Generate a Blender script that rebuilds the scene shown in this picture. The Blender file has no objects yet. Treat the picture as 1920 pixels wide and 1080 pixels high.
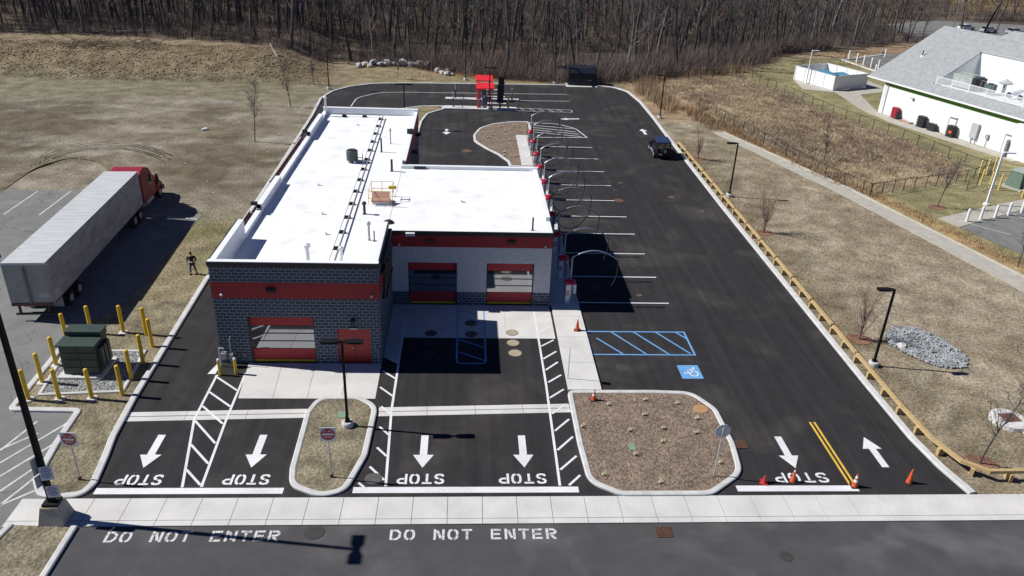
import bpy, bmesh, math, random
from mathutils import Vector, Matrix, noise
random.seed(11)
R=math.radians; PI=math.pi
sc=bpy.context.scene
COL=sc.collection
# ------------------------------------------------------------------ camera
F=1460.0; PIT,YAW,ROL=R(26.53847459),R(3.87598497),R(2.38862807); H=25.4
fw=Vector((math.sin(YAW)*math.cos(PIT),math.cos(YAW)*math.cos(PIT),-math.sin(PIT)))
r0=Vector((math.cos(YAW),-math.sin(YAW),0)); u0=r0.cross(fw)
rt=math.cos(ROL)*r0+math.sin(ROL)*u0; up=-math.sin(ROL)*r0+math.cos(ROL)*u0
cd=bpy.data.cameras.new('camera'); cam=bpy.data.objects.new('camera',cd); COL.objects.link(cam)
cd.sensor_width=36; cd.lens=F*36/1920; cd.clip_start=.5; cd.clip_end=4000
cam.matrix_world=Matrix(((rt.x,up.x,-fw.x,0),(rt.y,up.y,-fw.y,0),(rt.z,up.z,-fw.z,H),(0,0,0,1)))
sc.camera=cam
def g(px,py,z=0.0):
    "surveyed photo point -> real position on the level z"
    d=fw*F+rt*(px-960)-up*(py-540)
    t=(H-z)/-d.z
    return Vector((d.x*t,d.y*t,z))
def g2(px,py,z=0.0):
    p=g(px,py,z); return (p.x,p.y)
# ------------------------------------------------------------------ light
sd=Vector((1.073,-.155,-1)).normalized()
sl=bpy.data.lights.new('sun','SUN'); sl.energy=5.0; sl.angle=R(.5); sl.color=(1,.97,.93)
so=bpy.data.objects.new('sun',sl); COL.objects.link(so); so.rotation_euler=sd.to_track_quat('-Z','Y').to_euler(); so.location=(-60,20,80)
w=bpy.data.worlds.new('World'); sc.world=w; w.use_nodes=True
nt=w.node_tree; bg=nt.nodes['Background']; sky=nt.nodes.new('ShaderNodeTexSky'); sky.sky_type='NISHITA'; sky.sun_disc=False
sky.sun_elevation=math.asin(-sd.z); sky.sun_rotation=math.atan2(-sd.x,-sd.y); sky.air_density=.5; sky.dust_density=.05; sky.ozone_density=5.0
tv=nt.nodes.new('ShaderNodeVectorMath'); tv.operation='MULTIPLY'; tv.inputs[1].default_value=(.82,.97,1.25); nt.links.new(sky.outputs[0],tv.inputs[0]); nt.links.new(tv.outputs[0],bg.inputs[0]); bg.inputs[1].default_value=.05
sc.view_settings.view_transform='Standard'; sc.view_settings.look='None'; sc.view_settings.gamma=1; sc.view_settings.exposure=.15
# ------------------------------------------------------------------ materials
def nodes_of(name):
    m=bpy.data.materials.new(name); m.use_nodes=True; n=m.node_tree.nodes; return m,n,m.node_tree.links,n['Principled BSDF']
def col4(c): return (c[0],c[1],c[2],1)
def pm(name,c,rough=.7,var=.15,vs=3.0,fine=0,fs=40,bump=0,bs=20,metal=0,spec=None,stretch=None):
    m,n,l,b=nodes_of(name)
    tc=n.new('ShaderNodeTexCoord'); src=tc.outputs['Object']
    if stretch:
        mp=n.new('ShaderNodeMapping'); mp.inputs['Scale'].default_value=stretch; l.new(src,mp.inputs[0]); src=mp.outputs[0]
    def ns(scale,det):
        t=n.new('ShaderNodeTexNoise'); t.inputs['Scale'].default_value=scale; t.inputs['Detail'].default_value=det; l.new(src,t.inputs['Vector']); return t.outputs[0]
    def rng(o,a):
        r=n.new('ShaderNodeMapRange'); r.inputs[1].default_value=.3; r.inputs[2].default_value=.7; r.inputs[3].default_value=1-a; r.inputs[4].default_value=1+a; r.clamp=True; l.new(o,r.inputs[0]); return r.outputs[0]
    f=rng(ns(vs,4),var)
    if fine:
        f2=rng(ns(fs,2),fine); mu=n.new('ShaderNodeMath'); mu.operation='MULTIPLY'; l.new(f,mu.inputs[0]); l.new(f2,mu.inputs[1]); f=mu.outputs[0]
    vm=n.new('ShaderNodeVectorMath'); vm.operation='SCALE'; vm.inputs[0].default_value=c; l.new(f,vm.inputs['Scale']); l.new(vm.outputs[0],b.inputs['Base Color'])
    b.inputs['Roughness'].default_value=rough; b.inputs['Metallic'].default_value=metal
    if spec is not None: b.inputs['Specular IOR Level'].default_value=spec
    if bump:
        bp=n.new('ShaderNodeBump'); bp.inputs['Strength'].default_value=bump; bp.inputs['Distance'].default_value=.05; l.new(ns(bs,3),bp.inputs['Height']); l.new(bp.outputs[0],b.inputs['Normal'])
    return m
def attr_mat(name,rough=1,fine=.3,fs=6,bump=.6,bs=5,med=.2,ms=.9,attr='col'):
    m,n,l,b=nodes_of(name)
    a=n.new('ShaderNodeVertexColor'); a.layer_name=attr
    tc=n.new('ShaderNodeTexCoord')
    def ns(scale,det,o='Object'):
        t=n.new('ShaderNodeTexNoise'); t.inputs['Scale'].default_value=scale; t.inputs['Detail'].default_value=det; l.new(tc.outputs[o],t.inputs['Vector']); return t.outputs[0]
    def rng(o,am,lo=.32,hi=.68):
        r=n.new('ShaderNodeMapRange'); r.inputs[1].default_value=lo; r.inputs[2].default_value=hi; r.inputs[3].default_value=1-am; r.inputs[4].default_value=1+am; l.new(o,r.inputs[0]); return r.outputs[0]
    mu=n.new('ShaderNodeMath'); mu.operation='MULTIPLY'; l.new(rng(ns(fs,6),fine),mu.inputs[0]); l.new(rng(ns(ms,4),med),mu.inputs[1])
    vm=n.new('ShaderNodeVectorMath'); vm.operation='SCALE'; l.new(a.outputs[0],vm.inputs[0]); l.new(mu.outputs[0],vm.inputs['Scale']); l.new(vm.outputs[0],b.inputs['Base Color'])
    b.inputs['Roughness'].default_value=rough; b.inputs['Specular IOR Level'].default_value=.1
    if bump:
        bp=n.new('ShaderNodeBump'); bp.inputs['Strength'].default_value=bump; bp.inputs['Distance'].default_value=.12; l.new(ns(bs,5),bp.inputs['Height']); l.new(bp.outputs[0],b.inputs['Normal'])
    return m
def block_mat(name,c1,c2,mort,bw=.4,bh=.2,ms=.014,rough=.85):
    m,n,l,b=nodes_of(name)
    tc=n.new('ShaderNodeTexCoord'); s=n.new('ShaderNodeSeparateXYZ'); l.new(tc.outputs['Object'],s.inputs[0])
    ad=n.new('ShaderNodeMath'); l.new(s.outputs[0],ad.inputs[0]); l.new(s.outputs[1],ad.inputs[1])
    cb=n.new('ShaderNodeCombineXYZ'); l.new(ad.outputs[0],cb.inputs[0]); l.new(s.outputs[2],cb.inputs[1])
    br=n.new('ShaderNodeTexBrick'); l.new(cb.outputs[0],br.inputs[0]); br.inputs['Scale'].default_value=1; br.inputs['Brick Width'].default_value=bw; br.inputs['Row Height'].default_value=bh
    br.inputs['Mortar Size'].default_value=ms; br.inputs['Mortar Smooth'].default_value=.2; br.inputs['Color1'].default_value=col4(c1); br.inputs['Color2'].default_value=col4(c2); br.inputs['Mortar'].default_value=col4(mort)
    t=n.new('ShaderNodeTexNoise'); t.inputs['Scale'].default_value=14; t.inputs['Detail'].default_value=4; l.new(tc.outputs['Object'],t.inputs['Vector'])
    r=n.new('ShaderNodeMapRange'); r.inputs[1].default_value=.3; r.inputs[2].default_value=.7; r.inputs[3].default_value=.8; r.inputs[4].default_value=1.2; l.new(t.outputs[0],r.inputs[0])
    vm=n.new('ShaderNodeVectorMath'); vm.operation='SCALE'; l.new(br.outputs[0],vm.inputs[0]); l.new(r.outputs[0],vm.inputs['Scale']); l.new(vm.outputs[0],b.inputs['Base Color'])
    b.inputs['Roughness'].default_value=rough
    bp=n.new('ShaderNodeBump'); bp.inputs['Strength'].default_value=.5; bp.inputs['Distance'].default_value=.01; bp.invert=True; l.new(br.outputs['Fac'],bp.inputs['Height']); l.new(bp.outputs[0],b.inputs['Normal'])
    return m
def asphalt_mat(name,c,patch,pc,crack=0,streak=0):
    m,n,l,b=nodes_of(name)
    tc=n.new('ShaderNodeTexCoord'); O=tc.outputs['Object']
    def ns(scale,det,v=O,dis=0):
        t=n.new('ShaderNodeTexNoise'); t.inputs['Scale'].default_value=scale; t.inputs['Detail'].default_value=det; t.inputs['Distortion'].default_value=dis; l.new(v,t.inputs['Vector']); return t.outputs[0]
    def rng(o,lo,hi,a,bb):
        r=n.new('ShaderNodeMapRange'); r.inputs[1].default_value=lo; r.inputs[2].default_value=hi; r.inputs[3].default_value=a; r.inputs[4].default_value=bb; l.new(o,r.inputs[0]); return r.outputs[0]
    mx=n.new('ShaderNodeMix'); mx.data_type='RGBA'; mx.inputs[6].default_value=col4(c); mx.inputs[7].default_value=col4(pc)
    l.new(rng(ns(.22,5,O,.6),.52,.75,0,patch),mx.inputs[0])
    f=rng(ns(.9,5),.3,.7,.88,1.12)
    f2=rng(ns(45,2),.3,.7,.82,1.18)
    mu=n.new('ShaderNodeMath'); mu.operation='MULTIPLY'; l.new(f,mu.inputs[0]); l.new(f2,mu.inputs[1]); f=mu.outputs[0]
    if streak:
        sx=n.new('ShaderNodeSeparateXYZ'); l.new(O,sx.inputs[0]); wb=n.new('ShaderNodeMath'); wb.operation='MULTIPLY_ADD'; l.new(ns(.3,2),wb.inputs[0]); wb.inputs[1].default_value=.25; l.new(sx.outputs[0],wb.inputs[2])
        pp=n.new('ShaderNodeMath'); pp.operation='PINGPONG'; pp.inputs[1].default_value=1.9; l.new(wb.outputs[0],pp.inputs[0])
        sm_=n.new('ShaderNodeMath'); sm_.operation='MULTIPLY'; l.new(f,sm_.inputs[0]); l.new(rng(pp.outputs[0],0,.05,.80,1),sm_.inputs[1]); f=sm_.outputs[0]
        mp=n.new('ShaderNodeMapping'); mp.inputs['Scale'].default_value=(2.2,.07,1); l.new(O,mp.inputs[0])
        mu2=n.new('ShaderNodeMath'); mu2.operation='MULTIPLY'; l.new(f,mu2.inputs[0]); l.new(rng(ns(.8,3,mp.outputs[0]),.35,.7,1-streak,1+streak),mu2.inputs[1]); f=mu2.outputs[0]
    if crack:
        vo=n.new('ShaderNodeTexVoronoi'); vo.feature='DISTANCE_TO_EDGE'; vo.inputs['Scale'].default_value=.16
        ds=n.new('ShaderNodeTexNoise'); ds.inputs['Scale'].default_value=.5; ds.inputs['Detail'].default_value=5; l.new(O,ds.inputs['Vector'])
        va=n.new('ShaderNodeVectorMath'); va.operation='MULTIPLY_ADD'; l.new(ds.outputs[1],va.inputs[0]); va.inputs[1].default_value=(4,4,0); l.new(O,va.inputs[2]); l.new(va.outputs[0],vo.inputs['Vector'])
        mu3=n.new('ShaderNodeMath'); mu3.operation='MULTIPLY'; l.new(f,mu3.inputs[0]); l.new(rng(vo.outputs[0],0,.012,1-crack,1),mu3.inputs[1]); f=mu3.outputs[0]
    vm=n.new('ShaderNodeVectorMath'); vm.operation='SCALE'; l.new(mx.outputs[2],vm.inputs[0]); l.new(f,vm.inputs['Scale']); l.new(vm.outputs[0],b.inputs['Base Color'])
    b.inputs['Roughness'].default_value=.9; b.inputs['Specular IOR Level'].default_value=.25
    bp=n.new('ShaderNodeBump'); bp.inputs['Strength'].default_value=.3; bp.inputs['Distance'].default_value=.01; l.new(ns(60,2),bp.inputs['Height']); l.new(bp.outputs[0],b.inputs['Normal'])
    return m
def worn_mat(name,c,under,amt=.45,scale=9,rough=.65,lo=.56,hi=.74,big=.12):
    m,n,l,b=nodes_of(name); tc=n.new('ShaderNodeTexCoord'); O=tc.outputs['Object']
    def ns(s,d_):
        t=n.new('ShaderNodeTexNoise'); t.inputs['Scale'].default_value=s; t.inputs['Detail'].default_value=d_; l.new(O,t.inputs['Vector']); return t.outputs[0]
    def rg(o,a_,b_,x,y):
        r=n.new('ShaderNodeMapRange'); r.inputs[1].default_value=a_; r.inputs[2].default_value=b_; r.inputs[3].default_value=x; r.inputs[4].default_value=y; l.new(o,r.inputs[0]); return r.outputs[0]
    mx=n.new('ShaderNodeMix'); mx.data_type='RGBA'; mx.inputs[6].default_value=col4(c); mx.inputs[7].default_value=col4(under)
    l.new(rg(ns(scale,8),lo,hi,0,amt),mx.inputs[0])
    vm=n.new('ShaderNodeVectorMath'); vm.operation='SCALE'; l.new(mx.outputs[2],vm.inputs[0]); l.new(rg(ns(.5,5),.3,.7,1-big,1+big*.6),vm.inputs['Scale']); l.new(vm.outputs[0],b.inputs['Base Color']); b.inputs['Roughness'].default_value=rough
    return m
def glass_mat(name,dark,refl,rough=.03):
    m,n,l,b=nodes_of(name)
    b.inputs['Base Color'].default_value=col4(dark); b.inputs['Roughness'].default_value=.15
    gl=n.new('ShaderNodeBsdfGlossy'); gl.inputs['Roughness'].default_value=rough; gl.inputs['Color'].default_value=(.9,.93,1,1)
    mx=n.new('ShaderNodeMixShader'); mx.inputs[0].default_value=refl; l.new(b.outputs[0],mx.inputs[1]); l.new(gl.outputs[0],mx.inputs[2]); l.new(mx.outputs[0],n['Material Output'].inputs[0])
    return m
def mesh_mat(name,c,a):
    m,n,l,b=nodes_of(name)
    b.inputs['Base Color'].default_value=col4(c)
    tc=n.new('ShaderNodeTexCoord'); t=n.new('ShaderNodeTexNoise'); t.inputs['Scale'].default_value=8; l.new(tc.outputs['Object'],t.inputs['Vector'])
    r=n.new('ShaderNodeMapRange'); r.inputs[3].default_value=a*.6; r.inputs[4].default_value=a*1.4; l.new(t.outputs[0],r.inputs[0]); l.new(r.outputs[0],b.inputs['Alpha'])
    return m
M={}
M['asphalt']=asphalt_mat('new_asphalt',(.0300,.0280,.0290),1.0,(.062,.057,.054),streak=.18)
M['old']=asphalt_mat('old_asphalt',(.185,.187,.18),.6,(.25,.25,.24),crack=.35)
M['road']=asphalt_mat('road_asphalt',(.074,.072,.075),.8,(.15,.146,.143))
M['conc']=pm('concrete',(.60,.59,.565),.9,.10,.6,.07,22,.15,40)
M['patch1']=pm('asphalt_patch',(.095,.09,.085),.9,.15)
M['patch2']=pm('asphalt_patch_dark',(.045,.044,.043),.9,.15)
M['conc2']=pm('kerb_concrete',(.56,.56,.55),.9,.12,2,.08,25,.2,40)
M['concold']=pm('old_concrete',(.42,.40,.34),.9,.12,1.2,.1,20,.2,40)
M['joint']=pm('joint_filler',(.12,.12,.12),1,.1)
M['white']=worn_mat('road_paint_white',(.76,.77,.78),(.12,.12,.12),.55,11)
M['worn']=pm('worn_white_paint',(.55,.55,.54),.8,.2,2,.2,18)
M['faded']=worn_mat('faded_road_paint',(.66,.66,.66),(.10,.10,.10),.85,8,.7,.5,.68)
M['blue']=worn_mat('road_paint_blue',(.15,.38,.70),(.05,.06,.08),.5,11)
M['yel']=pm('road_paint_yellow',(.72,.46,.06),.6,.1,2)
M['blk']=block_mat('dark_block',(.070,.080,.108),(.050,.060,.084),(.30,.33,.37),ms=.018)
M['blkbase']=M['blk']
M['wblk']=block_mat('white_block',(.60,.61,.62),(.56,.57,.58),(.45,.46,.47),ms=.008)
M['red']=pm('red_panel',(.42,.022,.028),.5,.06,2)
M['redd']=pm('red_door',(.40,.025,.02),.45,.06,2)
M['bandr']=pm('red_band_paint',(.33,.018,.022),.6,.08,2)
M['cap']=pm('black_metal',(.018,.018,.02),.45,.1)
M['pole']=pm('black_pole_paint',(.008,.008,.009),.6,.1,spec=.2)
M['roof']=worn_mat('white_membrane',(.85,.86,.87),(.50,.49,.46),.42,.75,.7,.55,.78,.05)
M['parap']=pm('parapet_membrane',(.80,.82,.84),.7,.04,1)
M['beige']=pm('beige_metal',(.5,.46,.42),.6,.08)
M['brownm']=pm('brown_metal',(.10,.06,.055),.6,.1)
M['gal']=pm('galvanised_steel',(.42,.44,.45),.45,.12,6,metal=.5)
M['galp']=pm('grey_pipe',(.28,.29,.30),.5,.1)
M['dgreen']=pm('dark_green_paint',(.040,.062,.050),.5,.12,2,metal=0)
M['yb']=pm('yellow_bollard_paint',(.72,.47,.02),.5,.08,3)
M['ybR']=pm('faded_yellow_paint',(.68,.53,.17),.5,.08,3)
M['wood']=pm('pine_timber',(.47,.34,.16),.8,.18,2,.12,20,stretch=(3,3,8))
M['sign']=pm('sign_white',(.74,.76,.78),.4,.04)
M['signr']=pm('sign_red',(.42,.02,.03),.4,.04)
M['signb']=pm('sign_blue_ink',(.03,.06,.3),.5,.04)
M['orange']=pm('cone_orange',(.62,.10,.03),.6,.1,6)
M['coner']=pm('cone_red',(.45,.03,.03),.6,.1,6)
M['rub']=pm('black_rubber',(.014,.014,.014),.8,.15)
M['glass']=glass_mat('door_glass',(.02,.022,.025),.42)
M['cglass']=glass_mat('car_glass',(.008,.009,.011),.12)
M['trw']=pm('trailer_white',(.52,.54,.545),.6,.08,.7,.05,8,stretch=(1,3,1))
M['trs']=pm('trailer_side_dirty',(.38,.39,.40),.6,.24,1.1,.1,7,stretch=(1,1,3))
M['trd']=pm('trailer_rear_door',(.34,.34,.31),.6,.12,1.5)
M['trred']=pm('truck_red',(.29,.012,.03),.5,.06)
M['navy']=pm('navy_top',(.018,.035,.10),.6,.1)
M['navyb']=pm('navy_body',(.016,.020,.030),.3,.1)
M['rust']=pm('rusty_iron',(.14,.065,.04),.8,.25,9)
M['iron']=pm('manhole_iron',(.11,.10,.085),.7,.25,5)
M['tan']=pm('tan_manhole',(.36,.31,.22),.8,.2,6)
M['mulch']=attr_mat('mulch',fine=.45,fs=7,bump=.8,bs=9,med=.15)
M['turf']=attr_mat('dry_turf',fine=.36,fs=8,bump=.8,bs=6,med=.38,ms=.7)
M['ground']=attr_mat('dry_ground',fine=.36,fs=5.5,bump=.6,bs=4.5,med=.26,ms=.55)
M['stems']=attr_mat('dry_stems',fine=.1,bump=0,med=.1)
M['bark']=attr_mat('bark',fine=.3,fs=8,bump=.3,med=.2)
M['gravel']=pm('grey_gravel',(.30,.31,.30),.95,.5,9,.35,22,.9,11)
M['stone']=pm('pit_stone',(.31,.325,.335),.9,.3,1.2,.1,9)
M['bould']=pm('boulder_stone',(.50,.48,.43),.9,.25,1.6,.12,8,.4,5)
M['shing']=pm('grey_shingles',(.30,.32,.325),.9,.1,1.5,.16,5,.2,12,stretch=(1,1,1))
M['wsid']=pm('white_siding',(.78,.79,.79),.6,.03)
M['gtrim']=pm('green_trim',(.13,.28,.03),.6,.08)
M['lgrey']=pm('light_grey_metal',(.44,.46,.46),.5,.08)
M['mgreen']=pm('sage_metal',(.36,.40,.36),.5,.1,3)
M['dark']=pm('dark_plastic',(.02,.02,.022),.6,.2)
M['fence']=pm('black_fence_metal',(.022,.020,.020),.5,.1)
M['wire']=mesh_mat('chain_link',(.02,.018,.018),.08)
M['bluet']=pm('blue_bin',(.10,.28,.42),.6,.1)
M['crim']=pm('crimson_plastic',(.55,.015,.05),.35,.05)
M['canopy']=pm('red_canopy',(.80,.03,.045),.45,.04)
M['chrome']=pm('steel_tube',(.42,.46,.50),.35,.08,5,metal=.6)
M['kiosk']=pm('kiosk_grey',(.14,.17,.22),.5,.08)
M['hatch']=pm('hatch_brown',(.42,.22,.17),.6,.1)
M['skin']=pm('skin',(.42,.25,.18),.6,.05); M['jacket']=pm('black_jacket',(.012,.012,.014),.8,.2,8); M['jeans']=pm('blue_jeans',(.03,.05,.11),.85,.2,9); M['hair']=pm('dark_hair',(.02,.014,.01),.8,.1)
M['vin']=pm('white_vinyl',(.80,.81,.82),.5,.02)
M['straw']=pm('straw_tuft',(.50,.43,.30),.9,.2,5)
M['lens']=pm('lamp_lens',(.3,.3,.28),.3,.05)
M['tail']=pm('tail_light',(.35,.02,.02),.3,.05)
M['cpaint']=pm('white_car_paint',(.72,.73,.74),.3,.03); M['cpaint2']=pm('dark_car_paint',(.05,.055,.06),.3,.03); M['cpaint3']=pm('silver_car_paint',(.5,.54,.6),.3,.03,metal=.3)
# ------------------------------------------------------------------ mesh builder
class MB:
    def __init__(s): s.v=[]; s.f=[]; s.c=[]
    def add(s,vs,fs,c=None):
        o=len(s.v); s.v+= [tuple(p) for p in vs]; s.f+=[tuple(i+o for i in f) for f in fs]
        if c is not None: s.c+=[c]*len(vs)
        return s
    def box(s,x0,x1,y0,y1,z0,z1,rz=0,c=None,org=None):
        P=[(x,y,z) for z in (z0,z1) for y in (y0,y1) for x in (x0,x1)]
        if rz:
            ox,oy=org if org else ((x0+x1)/2,(y0+y1)/2); a,b=math.cos(rz),math.sin(rz)
            P=[(ox+(x-ox)*a-(y-oy)*b,oy+(x-ox)*b+(y-oy)*a,z) for x,y,z in P]
        return s.add(P,[(0,2,3,1),(4,5,7,6),(0,1,5,4),(1,3,7,5),(3,2,6,7),(2,0,4,6)],c)
    def frustum(s,x0,x1,y0,y1,z0,z1,ix,iy):
        P=[(x0,y0,z0),(x1,y0,z0),(x1,y1,z0),(x0,y1,z0),(x0+ix,y0+iy,z1),(x1-ix,y0+iy,z1),(x1-ix,y1-iy,z1),(x0+ix,y1-iy,z1)]
        return s.add(P,[(3,2,1,0),(4,5,6,7),(0,1,5,4),(1,2,6,5),(2,3,7,6),(3,0,4,7)])
    def prism(s,pts,z0,z1,c=None):
        n=len(pts); P=[(x,y,z0) for x,y in pts]+[(x,y,z1) for x,y in pts]
        return s.add(P,[tuple(range(n-1,-1,-1)),tuple(range(n,2*n))]+[(i,(i+1)%n,n+(i+1)%n,n+i) for i in range(n)],c)
    def extr(s,pts,ax,a0,a1):
        "profile pts extruded along x (ax=0): pts are (y,z); or along y (ax=1): pts are (x,z)"
        n=len(pts)
        def q(p,a): return (a,p[0],p[1]) if ax==0 else (p[0],a,p[1])
        P=[q(p,a0) for p in pts]+[q(p,a1) for p in pts]
        return s.add(P,[tuple(range(n-1,-1,-1)),tuple(range(n,2*n))]+[(i,(i+1)%n,n+(i+1)%n,n+i) for i in range(n)])
    def tube(s,pts,rad,n=8,caps=True,c=None):
        pts=[Vector(p) for p in pts]; rr=rad if isinstance(rad,(list,tuple)) else [rad]*len(pts)
        V=[];Fc=[]; k=len(pts); u=None
        for i,p in enumerate(pts):
            t=(pts[min(i+1,k-1)]-pts[max(i-1,0)])
            if t.length<1e-9: t=Vector((0,0,1))
            t.normalize()
            if u is None: u=t.orthogonal().normalized()
            else:
                u=(u-t*u.dot(t)); u=u.normalized() if u.length>1e-6 else t.orthogonal().normalized()
            b=t.cross(u)
            for j in range(n):
                a=2*PI*j/n; V.append(p+(u*math.cos(a)+b*math.sin(a))*rr[i])
        for i in range(k-1):
            for j in range(n):
                Fc.append((i*n+j,i*n+(j+1)%n,(i+1)*n+(j+1)%n,(i+1)*n+j))
        if caps: Fc.append(tuple(range(n-1,-1,-1))); Fc.append(tuple((k-1)*n+j for j in range(n)))
        return s.add(V,Fc,c)
    def cyl(s,x,y,z0,z1,r,r1=None,n=16): return s.tube([(x,y,z0),(x,y,z1)],[r,r if r1 is None else r1],n)
    def lathe(s,x,y,prof,n=20):
        V=[];Fc=[];k=len(prof)
        for r,z in prof:
            for j in range(n): a=2*PI*j/n; V.append((x+r*math.cos(a),y+r*math.sin(a),z))
        for i in range(k-1):
            for j in range(n): Fc.append((i*n+j,i*n+(j+1)%n,(i+1)*n+(j+1)%n,(i+1)*n+j))
        Fc.append(tuple(range(n-1,-1,-1))); Fc.append(tuple((k-1)*n+j for j in range(n)))
        return s.add(V,Fc)
    def flat(s,pts,z,c=None):
        return s.add([(x,y,z) for x,y in pts],[tuple(range(len(pts)))],c)
    def strip(s,pts,w,z,closed=False):
        L=off(pts,w/2,closed); Rr=off(pts,-w/2,closed); n=len(pts)
        P=[(x,y,z) for x,y in L]+[(x,y,z) for x,y in Rr]
        k=n if closed else n-1
        return s.add(P,[(n+i,n+(i+1)%n,(i+1)%n,i) for i in range(k)])
    def build(s,name,m,parent=None,smooth=False,bev=0,loc=None,rz=0):
        me=bpy.data.meshes.new(name); me.from_pydata(s.v,[],s.f)
        if s.c and len(s.c)==len(s.v):
            a=me.color_attributes.new('col','FLOAT_COLOR','POINT'); a.data.foreach_set('color',[t for c in s.c for t in (c[0],c[1],c[2],1)])
        me.materials.append(M[m] if isinstance(m,str) else m)
        big=[p for p in me.polygons if p.loop_total>4]
        if big or bev:
            bm=bmesh.new(); bm.from_mesh(me)
            bmesh.ops.recalc_face_normals(bm,faces=bm.faces)
            if bev: bmesh.ops.bevel(bm,geom=[e for e in bm.edges if len(e.link_faces)==2 and e.calc_face_angle(0)>.5],offset=bev,segments=2,affect='EDGES',profile=.7)
            bmesh.ops.triangulate(bm,faces=[f for f in bm.faces if len(f.verts)>4])
            bm.to_mesh(me); bm.free()
        if smooth:
            for p in me.polygons: p.use_smooth=True
        o=bpy.data.objects.new(name,me); COL.objects.link(o)
        if parent: o.parent=parent
        if loc: o.location=loc
        if rz: o.rotation_euler.z=rz
        return o
def off(pts,d,closed):
    n=len(pts);out=[]
    for i in range(n):
        if closed: a,b,c=pts[i-1],pts[i],pts[(i+1)%n]
        else: a,b,c=pts[max(i-1,0)],pts[i],pts[min(i+1,n-1)]
        d1=Vector((b[0]-a[0],b[1]-a[1])); d2=Vector((c[0]-b[0],c[1]-b[1]))
        if d1.length<1e-9: d1=d2
        if d2.length<1e-9: d2=d1
        d1.normalize();d2.normalize(); n1=Vector((-d1.y,d1.x));n2=Vector((-d2.y,d2.x)); m=n1+n2
        if m.length<1e-6: m=n1
        m.normalize(); k=d/max(.35,m.dot(n1)); out.append((b[0]+m.x*k,b[1]+m.y*k))
    return out
def fil(pts,closed=False,seg=7):
    "polyline of (x,y,r) with rounded corners"
    n=len(pts);out=[]
    for i in range(n):
        p=pts[i]; r=p[2] if len(p)>2 else 0
        if r==0 or (not closed and i in (0,n-1)): out.append((p[0],p[1])); continue
        a=Vector(pts[i-1][:2]); b=Vector(p[:2]); c=Vector(pts[(i+1)%n][:2])
        d1=(a-b);d2=(c-b);l1=d1.length;l2=d2.length;d1.normalize();d2.normalize()
        th=d1.angle(d2); t=min(r/math.tan(th/2),l1*.49,l2*.49); s,e=b+d1*t,b+d2*t
        for k in range(seg+1):
            u=k/seg; q=s*(1-u)**2+b*2*u*(1-u)+e*u*u; out.append((q.x,q.y))
    return out
def tag(o,label,cat,group=None,kind=None):
    o['label']=label; o['category']=cat
    if group: o['group']=group
    if kind: o['kind']=kind
    return o
def thing(name,label,cat,loc=(0,0,0),rz=0,group=None):
    o=bpy.data.objects.new(name,None); COL.objects.link(o); o.location=loc; o.rotation_euler.z=rz; o.empty_display_size=.3
    return tag(o,label,cat,group)
def struct(o,label,cat): return tag(o,label,cat,kind='structure')
def dup(root,loc,rz=0,label=None,scale=None):
    r=root.copy(); COL.objects.link(r); r.location=loc; r.rotation_euler=(0,0,rz)
    if scale: r.scale=(scale,)*3
    if label: r['label']=label
    for ch in list(root.children):
        c=ch.copy(); COL.objects.link(c); c.parent=r
        for gg in list(ch.children):
            d=gg.copy(); COL.objects.link(d); d.parent=c
    return r
def sm(t): t=max(0,min(1,t)); return t*t*(3-2*t)
LET={'S':[[(.9,.74),(.78,.9),(.5,.93),(.2,.88),(.1,.72),(.2,.58),(.45,.53)],[(.55,.47),(.8,.42),(.9,.28),(.8,.12),(.5,.07),(.22,.1),(.1,.26)]],
'T':[[(0,.91),(1,.91)],[(.5,0),(.5,.77)]],
'O':[[(.43,.93),(.2,.86),(.1,.65),(.1,.35),(.2,.14),(.43,.07)],[(.57,.93),(.8,.86),(.9,.65),(.9,.35),(.8,.14),(.57,.07)]],
'P':[[(.1,0),(.1,1)],[(.28,.91),(.7,.9),(.9,.78),(.9,.62),(.7,.5),(.28,.48)]],
'D':[[(.1,0),(.1,1)],[(.28,.91),(.65,.9),(.9,.68),(.9,.32),(.65,.1),(.28,.09)]],
'N':[[(.1,0),(.1,1)],[(.9,0),(.9,1)],[(.33,.87),(.67,.13)]],
'E':[[(.1,0),(.1,1)],[(.27,.91),(.95,.91)],[(.27,.5),(.85,.5)],[(.27,.09),(.95,.09)]],
'R':[[(.1,0),(.1,1)],[(.28,.91),(.72,.9),(.9,.78),(.9,.64),(.72,.52),(.28,.5)],[(.45,.37),(.88,0)]]}
def text_strokes(txt,h,w,adv,sw):
    out=[];x=0
    for ch in txt:
        if ch!=' ':
            for st in LET[ch]: out.append([(x+p[0]*w,p[1]*h) for p in st])
            x+=adv
        else: x+=adv*1.12
    return out
def road_text(txt,x0,y0,h,w,adv,sw,rot,m,z=.0085):
    mb=MB()
    for st in text_strokes(txt,h,w,adv,sw):
        mb.strip([((x0-px,y0-py) if rot else (x0+px,y0+py)) for px,py in st],sw,z)
    return mb
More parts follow.
